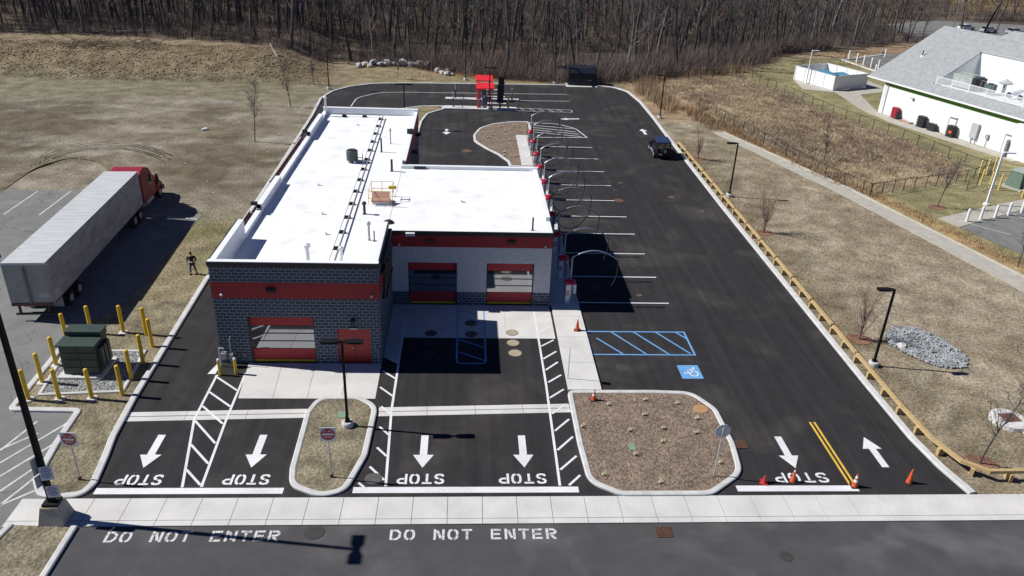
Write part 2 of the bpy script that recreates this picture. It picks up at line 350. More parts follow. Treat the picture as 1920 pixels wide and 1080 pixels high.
# ------------------------------------------------------------------ terrain
WE=[(-400,150),(-110,136),(-76,136),(-52,138),(-30,131),(-20,134.5),(-10,134.5),(-2,129),(10,125),(20,125),(33,131.5),(47,141),(60,152),(94,172),(200,205),(900,400)]
def lerp_poly(P,x):
    for a,b in zip(P,P[1:]):
        if x<=b[0]: return a[1]+(b[1]-a[1])*(x-a[0])/(b[0]-a[0])
    return P[-1][1]
def hgt(x,y):
    z=0.0
    k=sm((-22-x)/10)
    z+=k*2.7*sm((y-115)/12)
    z+=.9*sm((y-lerp_poly(WE,x)-4)/30)*(1-k)*sm((62-x)/8)
    if x>95: z+=26*sm((y-(222-.12*(x-100)))/70)*sm((x-95)/60)
    far=sm((y-260)/200); z+=far*6*noise.noise((x*.01,y*.01,3))
    return z
def mix(a,b,t): return tuple(a[i]+(b[i]-a[i])*t for i in range(3))
def fr(x,y,s,o=0): return noise.fractal((x*s+o,y*s-o,o*.7),1,2,4)
def gcol(x,y):
    we=lerp_poly(WE,x)+2.0*fr(x,y,.09,5)
    n1=fr(x,y,.045,1); n2=fr(x,y,.16,2); n3=fr(x,y,.6,7)
    if y>we:
        c=mix((.075,.060,.050),(.135,.105,.078),sm(.5+n2*1.3)); c=mix(c,(.17,.10,.065),sm(n1*2-.3)*.4)
        if x>140 and y>225: c=mix(c,(.30,.21,.10),.7)
        return c
    if x<-17:
        c=mix((.255,.225,.175),(.205,.178,.130),sm(.5+n2)); c=mix(c,(.24,.235,.195),sm((-38-x)/25)*sm(.75+n1))
        dk=sm(n1*3.0+.25+.5*n2)*sm((y-66)/8)*sm((108-y)/8); c=mix(c,(.12,.10,.068),.9*dk)
        n4=fr(x*.35,y,.30,12); c=mix(c,(.32,.29,.235),.55*sm(n4*2.6-.1)); c=mix(c,(.15,.125,.085),.55*sm(-n4*2.6-.2))
        t=sm((y-103+3*n2)/4); c=mix(c,mix((.215,.195,.13),(.17,.15,.09),sm(.5+n3)),t*.8)
        t=sm((y-116+2*n2)/5); c=mix(c,mix((.27,.22,.145),(.19,.15,.095),sm(.5+n3*1.2)),t)
        if y<66: c=mix(c,mix((.27,.225,.135),(.19,.18,.08),sm(.5+n2*1.8)),.8*sm((66-y)/6))
        return c
    if x<24.4: 
        c=mix((.22,.20,.11),(.25,.21,.135),sm(.5+n2)); 
        return mix(c,(.28,.17,.09),sm((y-we+5)/4)*.8)
    # east side
    c=mix((.335,.280,.205),(.245,.200,.140),sm(.5+n2*1.3)); c=mix(c,(.23,.20,.12),sm(n1*2)*.4)
    if y<92: c=mix(c,(.20,.155,.10),sm((27.6-x+.5*n2)/1.5)*.6)
    if y<100 and x<44: c=mix(c,(.17,.14,.10),.75*sm(fr(x,y,.35,17)*3-.15)*sm((33-x)/5)); c=mix(c,(.40,.35,.27),.5*sm(fr(x,y,.8,19)*3-.4))
    # wet meadow inside the wire fence
    if in_poly(x,y,WET): 
        c=mix((.27,.21,.14),(.38,.31,.20),sm(.5+n2*1.6)); c=mix(c,(.20,.155,.125),sm(n1*2.2))
    elif x>40 and in_poly(x,y,LAWN): c=mix((.22,.20,.105),(.27,.24,.13),sm(.5+n2))
    elif y>100 and y<we: c=mix(c,(.30,.19,.095),.5)
    sx=lerp_poly([(51,43.6),(75,38.6),(94,31.8)],0) if False else (43.6+(y-51)*(38.6-43.6)/24 if y<75 else 38.6+(y-75)*(31.8-38.6)/19)
    if 40<y<97 and abs(x-sx-2.2)<1.6: c=mix(c,(.42,.27,.13),.7*sm(1.6-abs(x-sx-2.2)))
    return c
def in_poly(x,y,P):
    r=False;j=len(P)-1
    for i in range(len(P)):
        xi,yi=P[i];xj,yj=P[j]
        if (yi>y)!=(yj>y) and x<(xj-xi)*(y-yi)/(yj-yi)+xi: r=not r
        j=i
    return r
WET=[(32.8,109),(30,124),(46.5,133),(47.3,129),(51.2,106.2),(55.3,93.2),(57,83),(52.6,77.8),(40.8,72.8),(38.1,78.5)]
LAWN=[(47.2,134),(47.3,129),(51.2,106.2),(55.3,93.2),(57,83),(52.6,77.8),(40.8,72.8),(38.5,70),(46,52),(90,60),(90,150),(62,152)]
def axis(a,b,lo,hi,s,gr=1.12):
    xs=[a+i*s for i in range(int((b-a)/s)+1)]
    d=s;x=xs[-1]
    while x<hi: d=min(d*gr,60); x+=d; xs.append(x)
    d=s;x=xs[0];L=[]
    while x>lo: d=min(d*gr,60); x-=d; L.append(x)
    return L[::-1]+xs
XS=axis(-75,95,-1500,1500,1.0,1.07); YS=axis(20,150,-200,1500,1.0,1.05)
mb=MB(); nx=len(XS)
for y in YS:
    for x in XS:
        z=hgt(x,y)-.03
        if (y>122 and x<60) or (y>74 and x<-25) or (x>27 and x<44): z-=.12*abs(fr(x,y,.25,9))
        mb.v.append((x,y,z if not (-20<x<25 and y<121) else -.03)); mb.c.append(gcol(x,y))
for j in range(len(YS)-1):
    for i in range(nx-1): mb.f.append((j*nx+i,j*nx+i+1,(j+1)*nx+i+1,(j+1)*nx+i))
struct(mb.build('ground','ground',smooth=True),'tan and olive dry ground with a straw bank and leaf litter under the woods','ground')
# ------------------------------------------------------------------ paved sheets
OUT=[(24.85,28.6),(24.4,30.6),(24.12,33),(24.05,38.3),(24.1,69),(24.45,94.7),(24.6,101.6),(24.6,110.6),(24.0,117.2),(22.6,119.6),(20.6,120.5),(15,120.4),(10,120.15),(-9.3,118.8),(-13.9,117.8),(-16.8,115.6),(-18.9,112.3),(-19.75,107.9),(-19.6,104.9),(-19.3,99),(-18.9,79),(-18.42,51),(-18.2,43.8),(-17.95,36.5),(-17.7,33.1),(-17.45,31.5),(-17.3,30.3),(-17.2,29.4),(-17.6,28.8),(-18.5,28.6)]
struct(MB().flat([(x,y) for x,y in fil([(p[0],p[1],2) for p in OUT[:-1]]+[OUT[-1]],seg=4)],0).build('car_park','asphalt'),'new black asphalt car park looping round the car wash','car park')
struct(MB().flat([(-90,10),(-20.0,10),(-20.0,28.59),(-18.55,28.59),(-19.3,28.95),(-20,29.9),(-20.35,32.5),(-20.4,35.3),(-24.1,35.4),(-24.3,44.5),(-22.9,46.5),(-22.7,64.1),(-31,69.7),(-90,69.3)],-.004).build('old_car_park','old'),'weathered grey asphalt lot under the parked lorry','car park')
struct(MB().flat([(-17,2),(80,2),(80,26.76),(-17,26.76)],0).build('road','road'),'worn dark asphalt road along the front of the site','road')
# concrete slabs with open joints
def slabs(name,x0,x1,y0,y1,sx,z0,z1,label,rows=None,m='conc',gap=.012):
    mb=MB(); n=max(1,round((x1-x0)/sx)); rows=rows or [y0,y1]
    for i in range(n):
        a=x0+(x1-x0)*i/n; b=x0+(x1-x0)*(i+1)/n
        for c,d in zip(rows,rows[1:]): mb.box(a+gap,b-gap,c+gap,d-gap,z0,z1)
    return struct(mb.build(name,m),label,'pavement')
struct(MB().flat([(-20.1,26.78),(70,26.78),(70,28.58),(-20.1,28.58)],.004).build('pavement_bed','joint'),'dark joints showing between the front pavement slabs','pavement')
slabs('pavement',-20.1,70.5,26.78,28.58,1.625,.006,.03,'long pale concrete pavement between the road and the stop lines',rows=[26.78,27.13,28.58])
ap=MB(); 
for a,b in (((-12.87,40.3),(-12.54,36.62)),): pass
for k in range(4):
    t0,t1=k/4,(k+1)/4; xa=-12.85+(7.9)*t0; xb=-12.85+7.9*t1
    ap.prism([(xa+(.33*(1-t0))+.01,36.65),(xb+.33*(1-t1)-.01,36.65),(xb-.01,40.33),(xa+.01,40.33)],-.02,.0035)
struct(ap.build('apron','conc'),'concrete apron in front of the grey block tunnel bay','pavement')
ap=MB(); ap.prism([(-4.93,41.1),(-4.0,40.3),(-3.9,43.45),(-3.9,48.03),(-4.93,48.03)],-.02,.0035)
for a,b in ((-3.89,-.5),(-.49,2.7),(2.71,5.9)):
    ap.box(a,b,43.47,48.03,-.02,.0035)
struct(ap.build('apron','conc'),'concrete apron in front of the two white wash bays','pavement')
wk=MB()
ys=[37.45,40.4,43.5,46.3,48.05]
for a,b in zip(ys,ys[1:]): wk.box(6.05,8.0,a+.01,b-.01,.01,.13)
ys=[48.05+i*3.62 for i in range(13)]
for a,b in zip(ys,ys[1:]): wk.box(5.9,8.02,a+.01,b-.01,.01,.13)
struct(wk.build('walkway','conc'),'raised concrete walkway carrying the vacuum row','pavement')
# trench drains
def band(x0,y0,x1,y1,w,label):
    d=Vector((x1-x0,y1-y0)).normalized(); n=Vector((-d.y,d.x)); mb=MB()
    def q(t0,t1,s0,s1,za,zb): 
        P=[Vector((x0,y0))+d*t+n*s for t,s in ((t0,s0),(t1,s0),(t1,s1),(t0,s1))]; mb.prism([(p.x,p.y) for p in P],za,zb)
    L=(Vector((x1-x0,y1-y0))).length; k=max(2,round(L/3))
    for i in range(k):
        q(L*i/k+.01,L*(i+1)/k-.01,-w/2,-.03,-.01,.003); q(L*i/k+.01,L*(i+1)/k-.01,.03,w/2,-.01,.003)
    struct(mb.build('drain_band','conc'),label,'pavement')
    m2=MB(); P=[Vector((x0,y0))+d*t+n*s for t,s in ((0,-.03),(L,-.03),(L,.03),(0,.03))]; m2.flat([(p.x,p.y) for p in P],.004)
    struct(m2.build('drain_slot','joint'),'dark slot drain running in the middle of '+label.split(' across')[0],'drain')
band(-18.0,34.9,-8.5,35.26,.82,'left concrete drain band across the two outer lanes')
band(-4.65,35.4,5.95,35.8,.82,'right concrete drain band across the middle lanes')
# ------------------------------------------------------------------ kerbs and islands
def kerb(pts,label,closed=False,w=.34,h=.13,m='conc2'):
    mb=MB(); L=off(pts,w/2,closed);L2=off(pts,w/2-.05,closed);Q=off(pts,-w/2,closed);Q2=off(pts,-w/2+.05,closed);n=len(pts);V=[]
    for i in range(n): V+=[(L[i][0],L[i][1],-.03),(L[i][0],L[i][1],h-.03),(L2[i][0],L2[i][1],h),(Q2[i][0],Q2[i][1],h),(Q[i][0],Q[i][1],h-.03),(Q[i][0],Q[i][1],-.03)]
    Fc=[]
    for i in range(n if closed else n-1):
        j=(i+1)%n
        for k in range(5): Fc.append((i*6+k,j*6+k,j*6+k+1,i*6+k+1))
    if not closed: Fc+= [(5,4,3,2,1,0),tuple((n-1)*6+k for k in range(6))]
    mb.add(V,Fc); o=mb.build('kerb',m)
    # casting joints
    return struct(o,label,'kerb')
K1=[(-24.5,44.6),(-24.27,40),(-24.1,35.52,.3),(-20.55,35.42,.3),(-20.4,32.5,2),(-20.1,29.9,1.2),(-19.4,28.85,.8),(-18.47,28.68,.8),(-17.55,28.85,.7),(-17.35,29.6,.6),(-17.6,31.5,2),(-17.87,33.1),(-18.12,36.5),(-18.37,43.8),(-18.59,51),(-19.07,79),(-19.47,99),(-19.77,104.9),(-19.92,107.9,4),(-19.05,112.5,3),(-16.95,115.8,3),(-14,118.0,3),(-9.3,118.97,2),(10,120.32),(15.1,120.55)]
kerb(fil(K1,seg=6),'kerb along the left and far edges of the new car park')
K2=[(25.1,28.62),(24.62,30.6,1),(24.34,33,2),(24.27,38.3,2),(24.32,69),(24.67,94.7),(24.82,101.6,5),(24.82,110.6,5),(24.2,117.3,3),(22.7,119.8,2),(20.6,120.72,1),(20.1,120.7)]
kerb(fil(K2,seg=6),'kerb along the right edge beside the timber guard rail',w=.42)
I1=[(-8.3,30.6,2),(-8.1,29.4,1),(-6.7,28.7,1.2),(-5.6,29.0,1),(-4.95,31.6,2.5),(-4.85,35.8,1.2),(-5.9,36.65,.9),(-8.0,36.62,.9),(-8.4,35.2,.8)]
i1=fil(I1,True); kerb(i1,'kerb of the small turf island with the double lamp',True,.3)
struct(MB().flat(i1,.085,(.23,.20,.138)).build('turf_island','turf'),'small dry turf island holding the double lamp and a sign','island')
I2=[(6.12,37.3,.4),(6.12,32.5,3),(6.25,29.6,1.2),(7.6,28.7,1),(12,28.7,1.2),(13.9,30.2,1.6),(14.2,32.5,2),(14.15,35.6,1.5),(13.2,37.2,1.2),(11,37.32)]
i2=fil(I2,True); kerb(i2,'kerb of the bark mulch island',True,.3)
struct(MB().flat(i2,.085,(.225,.172,.132)).build('mulch_island','mulch'),'brown bark mulch island dotted with straw tufts','island')
I3=[(7.85,97.9,.3),(5.75,97.75,3),(3.4,96.5,3),(1.7,94.4,3),(.95,91.2,3),(1.0,88.6,3),(2.2,86,3),(3.6,83.6,3),(4.6,81,2),(4.7,79.5),(7.85,79.5)]
i3=fil(I3,True); kerb(i3,'kerb of the teardrop mulch bed behind the vacuums',True,.3)
struct(MB().flat(i3,.085,(.225,.172,.132)).build('mulch_bed','mulch'),'teardrop bark mulch bed behind the vacuum row','island')
struct(MB().box(5.95,7.7,79.7,91.5,.086,.115).build('bed_slab','conc'),'plain concrete slab on the teardrop mulch bed','pavement')
I4=[(-5.5,79.3),(-5.85,89,3),(-5.7,97,4),(-5.1,101,3),(-3.15,103.5,.5),(-3.2,105.3,.5),(-6.1,104.8,3),(-8.6,103.3,3),(-10,100,3),(-10,79.3)]
i4=fil(I4,True); kerb(i4,'kerb of the strip island behind the building',True,.3)
struct(MB().flat(i4,.085,(.23,.19,.115)).build('strip_island','turf'),'dry strip island behind the building','island')
struct(MB().box(-3.1,6.7,103.75,105.35,0,.14).build('pay_island','conc'),'near concrete pay island under the front canopy','island')
struct(MB().box(-3.0,7.3,109.2,110.3,0,.14).build('pay_island','conc'),'far concrete pay island under the rear canopy','island')
struct(MB().flat([(-24.1,35.5),(-20.5,35.4),(-20.4,32.5),(-20.1,29.9),(-19.4,28.9),(-18.47,28.7),(-17.6,28.9),(-17.4,29.6),(-17.87,33.1),(-18.12,36.5),(-18.37,43.8),(-18.5,48),(-22.6,48),(-24.4,44.5)],.05,(.215,.188,.125)).build('verge','turf'),'dry turf verge between the old lot and the new kerb','verge')
struct(MB().flat([(-19.85,2),(-17.1,2),(-17.1,26.72),(-19.85,26.9)],.05,(.235,.205,.145)).build('verge','turf'),'bare soil island below the tall lamp','verge')
kerb([(-16.98,2),(-16.98,26.74)],'kerb of the soil island beside the road',w=.28)
kerb([(-19.92,2),(-19.92,26.0),(-19.75,26.9)],'kerb of the soil island beside the old lot',w=.28)
struct(MB().prism([(15.1,119.75),(19.95,119.95),(20.1,124.2),(15.3,124.2)],-.02,.02).build('dumpster_pad','conc'),'concrete pad under the black refuse enclosure','pavement')
# transformer pad
gp=[(-23.25,36.85),(-18.95,37.2),(-19.3,41.5),(-23.9,41.5)]
struct(MB().flat(gp,.07,(.3,.3,.3)).build('gravel_bed','gravel'),'grey gravel bed round the green transformer','gravel')
kerb(gp,'pale kerb framing the gravel bed',True,.2,.14)
# swale path and right-hand lot
P1=[(31.0,95.2),(37.5,73.5),(42.6,51.2),(50,25)]; P2=[(32.3,95.3),(39.3,74.5),(44.4,53.4),(52.5,28)]
struct(MB().prism(P1+P2[::-1],-.04,.02).build('path','concold'),'narrow grey gutter path running beside the dry grass','path')
kerb([(x+.1,y) for x,y in P2],'raised edge of the gutter path',w=.25,h=.12,m='concold')
struct(MB().flat([(45.2,64.2),(54,68.9),(75,77),(75,58),(48.4,55)],.0).build('side_car_park','old'),'grey asphalt bays by the white bollards','car park')
struct(MB().prism([(44.4,66.4),(45.2,64.25),(54,68.9),(75,77),(74,79.5),(53.4,70.8)],-.02,.03).build('pavement','concold'),'concrete pavement under the white bollards','pavement')
struct(MB().prism([(53.4,122.6),(54.8,130.6),(61.6,134),(68,131),(68.5,123),(61.5,119.8),(58.9,108.8),(60.2,103.2),(65.6,86),(64,85.4),(57.9,102),(57.0,109),(58.0,121.0)],-.02,.02).build('pavement','concold'),'concrete pad and path between the white bin store and white building','pavement')
struct(MB().flat([g2(1601,108),g2(1648,134),g2(1700,128),g2(1780,100),g2(1760,88),g2(1690,99)],.01).build('rear_car_park','old'),'grey asphalt corner behind the far white posts','car park')
struct(MB().flat([(104,186),(185,176),(185,206),(128,217),(108,206)],.01).build('rear_drive','old'),'grey drive with parked cars beyond the white building','car park')
kerb([(73.5,139.5),(72.2,150.5),(84,158)],'pale kerb beside the far white posts',w=.5)
# ------------------------------------------------------------------ markings
Z=.006
def mark(mb,name,m,label): return struct(mb.build(name,m),label,'road marking')
for a,b,l in ((-17.1,-8.45,'left stop line across the two outer lanes'),(-5.2,5.6,'middle stop line between turf and mulch islands'),(13.4,19.5,'right stop line ending at the yellow centre line')):
    mark(MB().flat([(a,28.88),(b,28.86),(b,29.27),(a,29.3)],Z),'stop_line','white','white '+l)
ZS={0:'outermost left lane',1:'second lane from the left',2:'third lane, beside the turf island',3:'fourth lane, beside the mulch island',4:'exit lane beside the yellow lines'}
for i,(x,x2) in enumerate(((-16.42,-14.3),(-11.42,-9.27),(-3.15,-.9),(1.8,4.1),(15.6,18.3))):
    k=(x2-x)/2.1; y=30.24
    mark(road_text('STOP',x2,y,.74,.44*k,.56*k,.12,True,'white',Z),'stop_lettering','white','white upside-down STOP lettering in the '+ZS[i])
for i,(x,l) in enumerate(((-15.42,'partly under the lamp shadow'),(-3.18,'right of the lamp shadow'))):
    mark(road_text('DO NOT ENTER',x,25.84,.64,.47,.618,.115,False,'faded',Z),'no_entry_lettering','faded','white DO NOT ENTER road lettering, '+l)
def arrow(x,y,ang,L=2.6,hw=.52,sw=.19,hl=1.0):
    P=[(0,L/2),(-hw,L/2-hl),(-sw,L/2-hl),(-sw,-L/2),(sw,-L/2),(sw,L/2-hl),(hw,L/2-hl)]
    a,b=math.cos(ang),math.sin(ang); return MB().flat([(x+px*a-py*b,y+px*b+py*a) for px,py in P],Z)
AR=[(-15.5,32.05,PI,2.6,'lane arrow left of the slanted hatching'),(-10.35,32.05,PI,2.6,'lane arrow right of the slanted hatching'),(-2.0,32.0,PI,2.6,'lane arrow under the double lamp shadow'),(3.08,32.0,PI,2.6,'lane arrow left of the mulch island'),(16.93,31.9,PI,2.6,'lane arrow pointing at the orange cones'),(21.7,31.9,0,2.5,'lane arrow pointing into the site'),(-2.42,92.6,PI,2.4,'lane arrow in the loop behind the building'),(22.1,94.8,0,2.6,'lane arrow ahead of the dark off-roader'),(13.4,100.2,PI/2+.15,2.6,'lane arrow above the teardrop hatching'),(3.85,116.4,PI/2,3.2,'lane arrow in the far lane by the red canopies'),(3.85,112.0,PI/2,3.2,'lane arrow between far lane and rear pay island'),(3.8,107.9,PI/2,3.2,'lane arrow between the two pay islands')]
for x,y,a,L,l in AR: mark(arrow(x,y,a,L),'lane_arrow','white','white '+l)
mb=MB(); mb.flat([(19.17,34.5),(19.29,34.5),(19.27,29.3),(19.15,29.3)],Z); mb.flat([(19.42,34.5),(19.54,34.5),(19.52,29.3),(19.40,29.3)],Z)
mark(mb,'centre_line','yel','double yellow centre line at the entrance')
ORD=['nearest','second','third','fourth','fifth','sixth','seventh','eighth','ninth','farthest']
SY=[48.58,52.84,57.2,61.35,65.4,69.6,73.95,78.4,82.9,87.3]
for i,y in enumerate(SY):
    mark(MB().strip([(8.1,y),(14.55,y)],.13,Z),'bay_line','white','white parking bay line, %s from the front in the vacuum row'%ORD[i])
def hatch(outline,rungs,name,m,label,w=.13,closed=True):
    mb=MB()
    if outline: mb.strip(outline,w,Z,closed)
    for i,(a,b) in enumerate(rungs): mb.strip([a,b],w*.95,Z+.003)
    return mark(mb,name,m,label)
# slanted hatch left
hatch([(-14.33,39.0),(-14.3,34.7),(-13.95,33.0),(-13.2,29.33)],[],'hatch_edge','white','left edge of the slanted white hatching',closed=False)
hatch([(-12.75,39.2),(-12.62,34.6),(-12.32,29.35)],[],'hatch_edge','white','right edge of the slanted white hatching',closed=False)
hatch(None,[((-14.25,38.75),(-12.75,37.4)),((-14.25,37.25),(-12.72,35.85)),((-14.22,35.9),(-12.7,34.3)),((-14.2,34.55),(-12.62,32.65)),((-13.8,32.55),(-12.5,31.05)),((-13.4,30.6),(-12.42,29.5))],'hatch_rungs','white','diagonal rungs of the slanted white hatching')
hatch([(-3.95,46.0),(-3.95,35.5),(-3.68,29.35)],[],'hatch_edge','white','long white lane line left of the dark bays',closed=False)
hatch(None,[((-4.9,45.0),(-4.05,44.4)),((-4.9,43.1),(-4.05,42.4)),((-4.85,41.2),(-4.05,40.5)),((-4.8,39.5),(-4.0,38.7)),((-4.8,37.8),(-4.0,36.9)),((-4.55,35.9),(-3.95,35.2)),((-4.45,34.05),(-3.9,33.35)),((-4.4,32.3),(-3.85,31.6)),((-4.6,30.8),(-3.8,29.8)),((-5.0,29.6),(-4.7,29.3))],'hatch_rungs','white','short white ticks left of the middle lanes')
hatch([(4.78,47.7),(4.82,38.0),(4.72,29.35)],[],'hatch_edge','white','long white lane line beside the walkway',closed=False)
RT=[(4.9,42.5,5.77,43.3),(4.9,40.98,5.8,41.88),(4.93,39.7,5.77,40.62),(4.97,38.37,5.82,39.18),(4.92,36.78,5.81,37.65),(4.9,35.24,5.74,36.15),(4.9,33.69,5.79,34.75),(4.88,32.07,5.81,33.19),(4.86,30.52,5.81,31.6),(5.17,29.37,5.81,30.11),(4.9,44.3,5.75,45.1),(4.9,46.0,5.75,46.8)]
hatch(None,[((a,b),(c,d)) for a,b,c,d in RT],'hatch_rungs','white','short white ticks beside the walkway and mulch island')
lp=fil([(-.45,47.6),(-.45,40.4,.35),(1.33,40.4,.35),(1.33,47.6)],seg=5)
hatch(lp,[((-.36,47.2),(.6,46.8))]+[((-.36,46.4-1.55*k),(1.24,45.4-1.55*k)) for k in range(4)],'bay_hatching','blue','blue rounded hatching between the two wash bays',w=.1,closed=False)
hatch([(8.07,44.45),(14.6,44.45),(14.6,41.55),(8.07,41.55)],[((8.6,43.6),(10.0,41.62)),((9.7,44.4),(11.5,41.62)),((11.2,44.4),(12.95,41.62)),((12.7,44.4),(14.35,41.7)),((14.05,44.4),(14.55,43.6))],'access_hatching','blue','blue hatched access aisle beside the walkway',w=.12)
mark(MB().flat([(13.12,38.83),(14.43,38.84),(14.43,40.34),(13.12,40.32)],Z),'access_panel','blue','blue painted square of the accessible bay')
mb=MB()
def sy(px,py): return (13.12+1.31*px, 38.83+1.5*py)
z2=Z+.004
mb.flat([sy(.24+.055*math.cos(a*PI/6),.40+.055*math.sin(a*PI/6)) for a in range(12)],z2)
mb.strip([sy(.31,.40),sy(.55,.42)],.09,z2); mb.strip([sy(.40,.46),sy(.42,.60)],.08,z2)
mb.strip([sy(.62,.46),sy(.55,.66),sy(.74,.72),sy(.74,.86)],.09,z2)
mb.strip([sy(.64+.2*math.cos(a),.38+.2*math.sin(a)) for a in [R(t) for t in range(-200,95,20)]],.075,z2+.003)
mark(mb,'wheelchair_symbol','white','white wheelchair symbol on the blue square')
# teardrop hatching and pay hatching
top=[(8.0,97.9),(11.2,97.6),(13.3,95.75),(14.45,91.6)]
hatch(fil([(8.0,97.8),(11.4,97.7,3),(13.6,95.5,3),(14.5,91.5),(8.05,91.1)],True),[((8.2,96.6-1.05*k),(13.9-.35*max(0,3-k)*.6,95.0-1.05*k if k>0 else 95.4)) for k in range(4)],'teardrop_hatching','white','white teardrop hatching at the far end of the vacuum bays',w=.14)
hatch(fil([(6.8,103.9),(14.2,103.75,.4),(14.2,105.0,.4),(6.8,105.4)],True),[((7.2+1.25*k,105.25),(7.9+1.25*k,103.95)) for k in range(5)],'island_hatching','white','white hatching at the end of the near pay island',w=.09)
mark(MB().strip([(6.9,109.75),(14.55,110.2)],.12,Z),'lane_line','white','white lane line off the end of the far pay island')
mark(MB().strip(fil([(-15.35,104.0),(-15.2,109.0,4),(-12.5,112.6,4),(-8.5,113.2,2),(14.6,114.5)]),.12,Z),'lane_line','white','long white line curving round behind the building')
# old lot markings
for i,(a,b,l) in enumerate((((-38.9,63.5),(-38.9,69.3),'worn bay line farthest left by the field'),((-36,63.5),(-36.05,69.5),'worn bay line nearest the trailer roof'),((-43.2,63.8),(-42.3,69.0),'worn bay line cut by the frame edge'),((-25.5,63.5),(-22.85,63.2),'worn bay line in the lorry shadow'))):
    mark(MB().strip([a,b],.13,.004),'worn_bay_line','worn',l)
HL=[((0,845),(70,790)),((0,843),(72,812)),((0,868),(140,785)),((0,893),(106,852) if 0 else (118,822)),((0,921),(105,850)),((0,947),(75,888)),((-20,956),(65,920))]
for i,(a,b) in enumerate(HL):
    mark(MB().strip([g2(*a),g2(*b)],.12,.004+.002*(i==0)),'worn_hatch_line','worn','worn hatch line, %s from the top in the old lot'%ORD[i])
for i,(a,b) in enumerate((((1485+315-10,412),(1895,440)),((1900,401),(1925,412)))):
    mark(MB().strip([g2(*a),g2(*b)],.11,.006),'side_bay_line','worn',['white bay line behind the second white bollard','white bay line at the right frame edge'][i])
# tyre tracks in the field
def track(pts,w,label,c,z=.02):
    o=MB(); o.strip(pts,w,z); o.c=[c]*len(o.v); struct(o.build('tyre_track','turf'),label,'track')
for i in range(5):
    ww=(0,6,15,21,27)[i]; P=[g(200+(118+ww)*math.cos(t),322-(44+.42*ww)*math.sin(t)) for t in [R(158-k*10.5+3*i) for k in range(14-i%2)]]
    P=[(p.x,p.y) for p in P]; track(P,.14,'curved tyre track beyond the lorry, '+ORD[i]+' from the inside',(.165,.140,.102),.035+.012*i)
track(fil([(*g2(-30,375),0),(*g2(60,312),8),(*g2(130,292),6),(*g2(190,300),5),(*g2(215,322),0)],seg=8),.9,'broad dark wheel rut behind the lorry',(.185,.158,.11))
# ------------------------------------------------------------------ car wash building
def W(mb,name,m,root,**k):
    o=mb.build(name,m,None,**k); o.parent=root; o.location=-root.location; return o
def wall(mb,ax,f,t,a0,a1,z0,z1,ops=()):
    "wall along axis ax at f..f+t with rectangular openings (a,b,za,zb)"
    def B(a,b,za,zb):
        if b-a<.001 or zb-za<.001: return
        if ax=='x': mb.box(a,b,min(f,f+t),max(f,f+t),za,zb)
        else: mb.box(min(f,f+t),max(f,f+t),a,b,za,zb)
    c=a0
    for a,b,za,zb in sorted(ops):
        za2,zb2=max(za,z0),min(zb,z1)
        if zb2<=za2: continue
        B(c,a,z0,z1); B(a,b,z0,za2); B(a,b,zb2,z1); c=b
    B(c,a1,z0,z1)
CW=thing('car_wash','flat-roofed grey and white block car wash with red bands and white membrane roof','building',(-4.95,40.35,0))
xl,xr,xe=-14.4,-4.95,5.87; yf,yb,ye,yeb=40.35,79.2,48.05,62.1
opW=[(-12.6,-8.78,0,3.12),(-7.5,-5.55,0,2.36)]; opE=[(-3.85,-.55,0,3.2),(1.47,4.72,0,3.2)]
m1=MB()
wall(m1,'x',yf,.3,xl,xr,0,4.36,opW); wall(m1,'x',yf,.3,xl,xr,5.38,6.4)
wall(m1,'y',xl,.3,yf+.3,yb,0,4.36); wall(m1,'y',xl,.3,yf+.3,46.8,5.38,6.4); wall(m1,'y',xl,.3,46.8,yb,5.38,5.62); 
for a,b in ((51.3,57.4),(69.8,76.4)): wall(m1,'y',xl,.3,a,b,5.62,5.93)
wall(m1,'y',xr,-.3,yf+.3,ye,0,4.36); wall(m1,'y',xr,-.3,yf+.3,46.8,5.38,6.4); wall(m1,'y',xr,-.3,46.8,ye+.3,5.38,5.45)
wall(m1,'y',xr,-.3,yeb,yb,0,4.36); wall(m1,'y',xr,-.3,yeb,yb,5.38,5.75)
wall(m1,'x',yb,-.3,xl+.3,xr-.3,0,5.95,[(-12.4,-8.2,0,3.4)])
W(m1,'wall','blk',CW)['label']='dark grey split-face block wall'
m2=MB(); wall(m2,'x',yf-.02,.32,xl-.02,xr+.02,4.362,5.378); wall(m2,'y',xl-.02,.32,yf+.32,yb,4.362,5.378); wall(m2,'y',xr+.02,-.32,yf+.32,ye-.02,4.362,5.378); wall(m2,'y',xr+.02,-.32,yeb,yb,4.362,5.378)
wall(m2,'x',ye-.02,.32,xr+.024,xe+.02,4.362,5.2); wall(m2,'y',xe+.02,-.32,ye+.32,yeb,4.362,5.2); wall(m2,'x',yeb+.02,-.3,xr+.33,xe-.32,4.362,5.2)
W(m2,'red_band','bandr',CW)
m3=MB(); wall(m3,'x',ye,.3,xr,xe,1.0,4.36,opE); wall(m3,'y',xe,-.3,ye+.3,yeb,1.0,4.36); wall(m3,'x',yeb,-.3,xr,xe-.3,1.0,4.36)
W(m3,'wall','wblk',CW)['label']='white painted block wall of the wash bays'
for x0_,x1_ in ((xr,-3.85),(-.55,1.47),(4.72,xe+.012)): W(MB().box(x0_,x1_,ye-.012,ye+.3,0,.998),'wall_base','blk',CW)
W(MB().box(xe-.3,xe+.012,ye+.3,yeb,0,.998),'wall_base','blk',CW); W(MB().box(xr,xe-.3,yeb-.3,yeb,0,.998),'wall_base','blk',CW)
m5=MB(); # black fascia
m5.box(xl-.06,xr+.06,yf-.06,yf+.02,6.36,6.62); m5.box(xr-.02,xr+.06,yf+.02,46.8,6.36,6.62); m5.box(xl-.06,xl+.02,yf+.02,46.8,6.36,6.62)
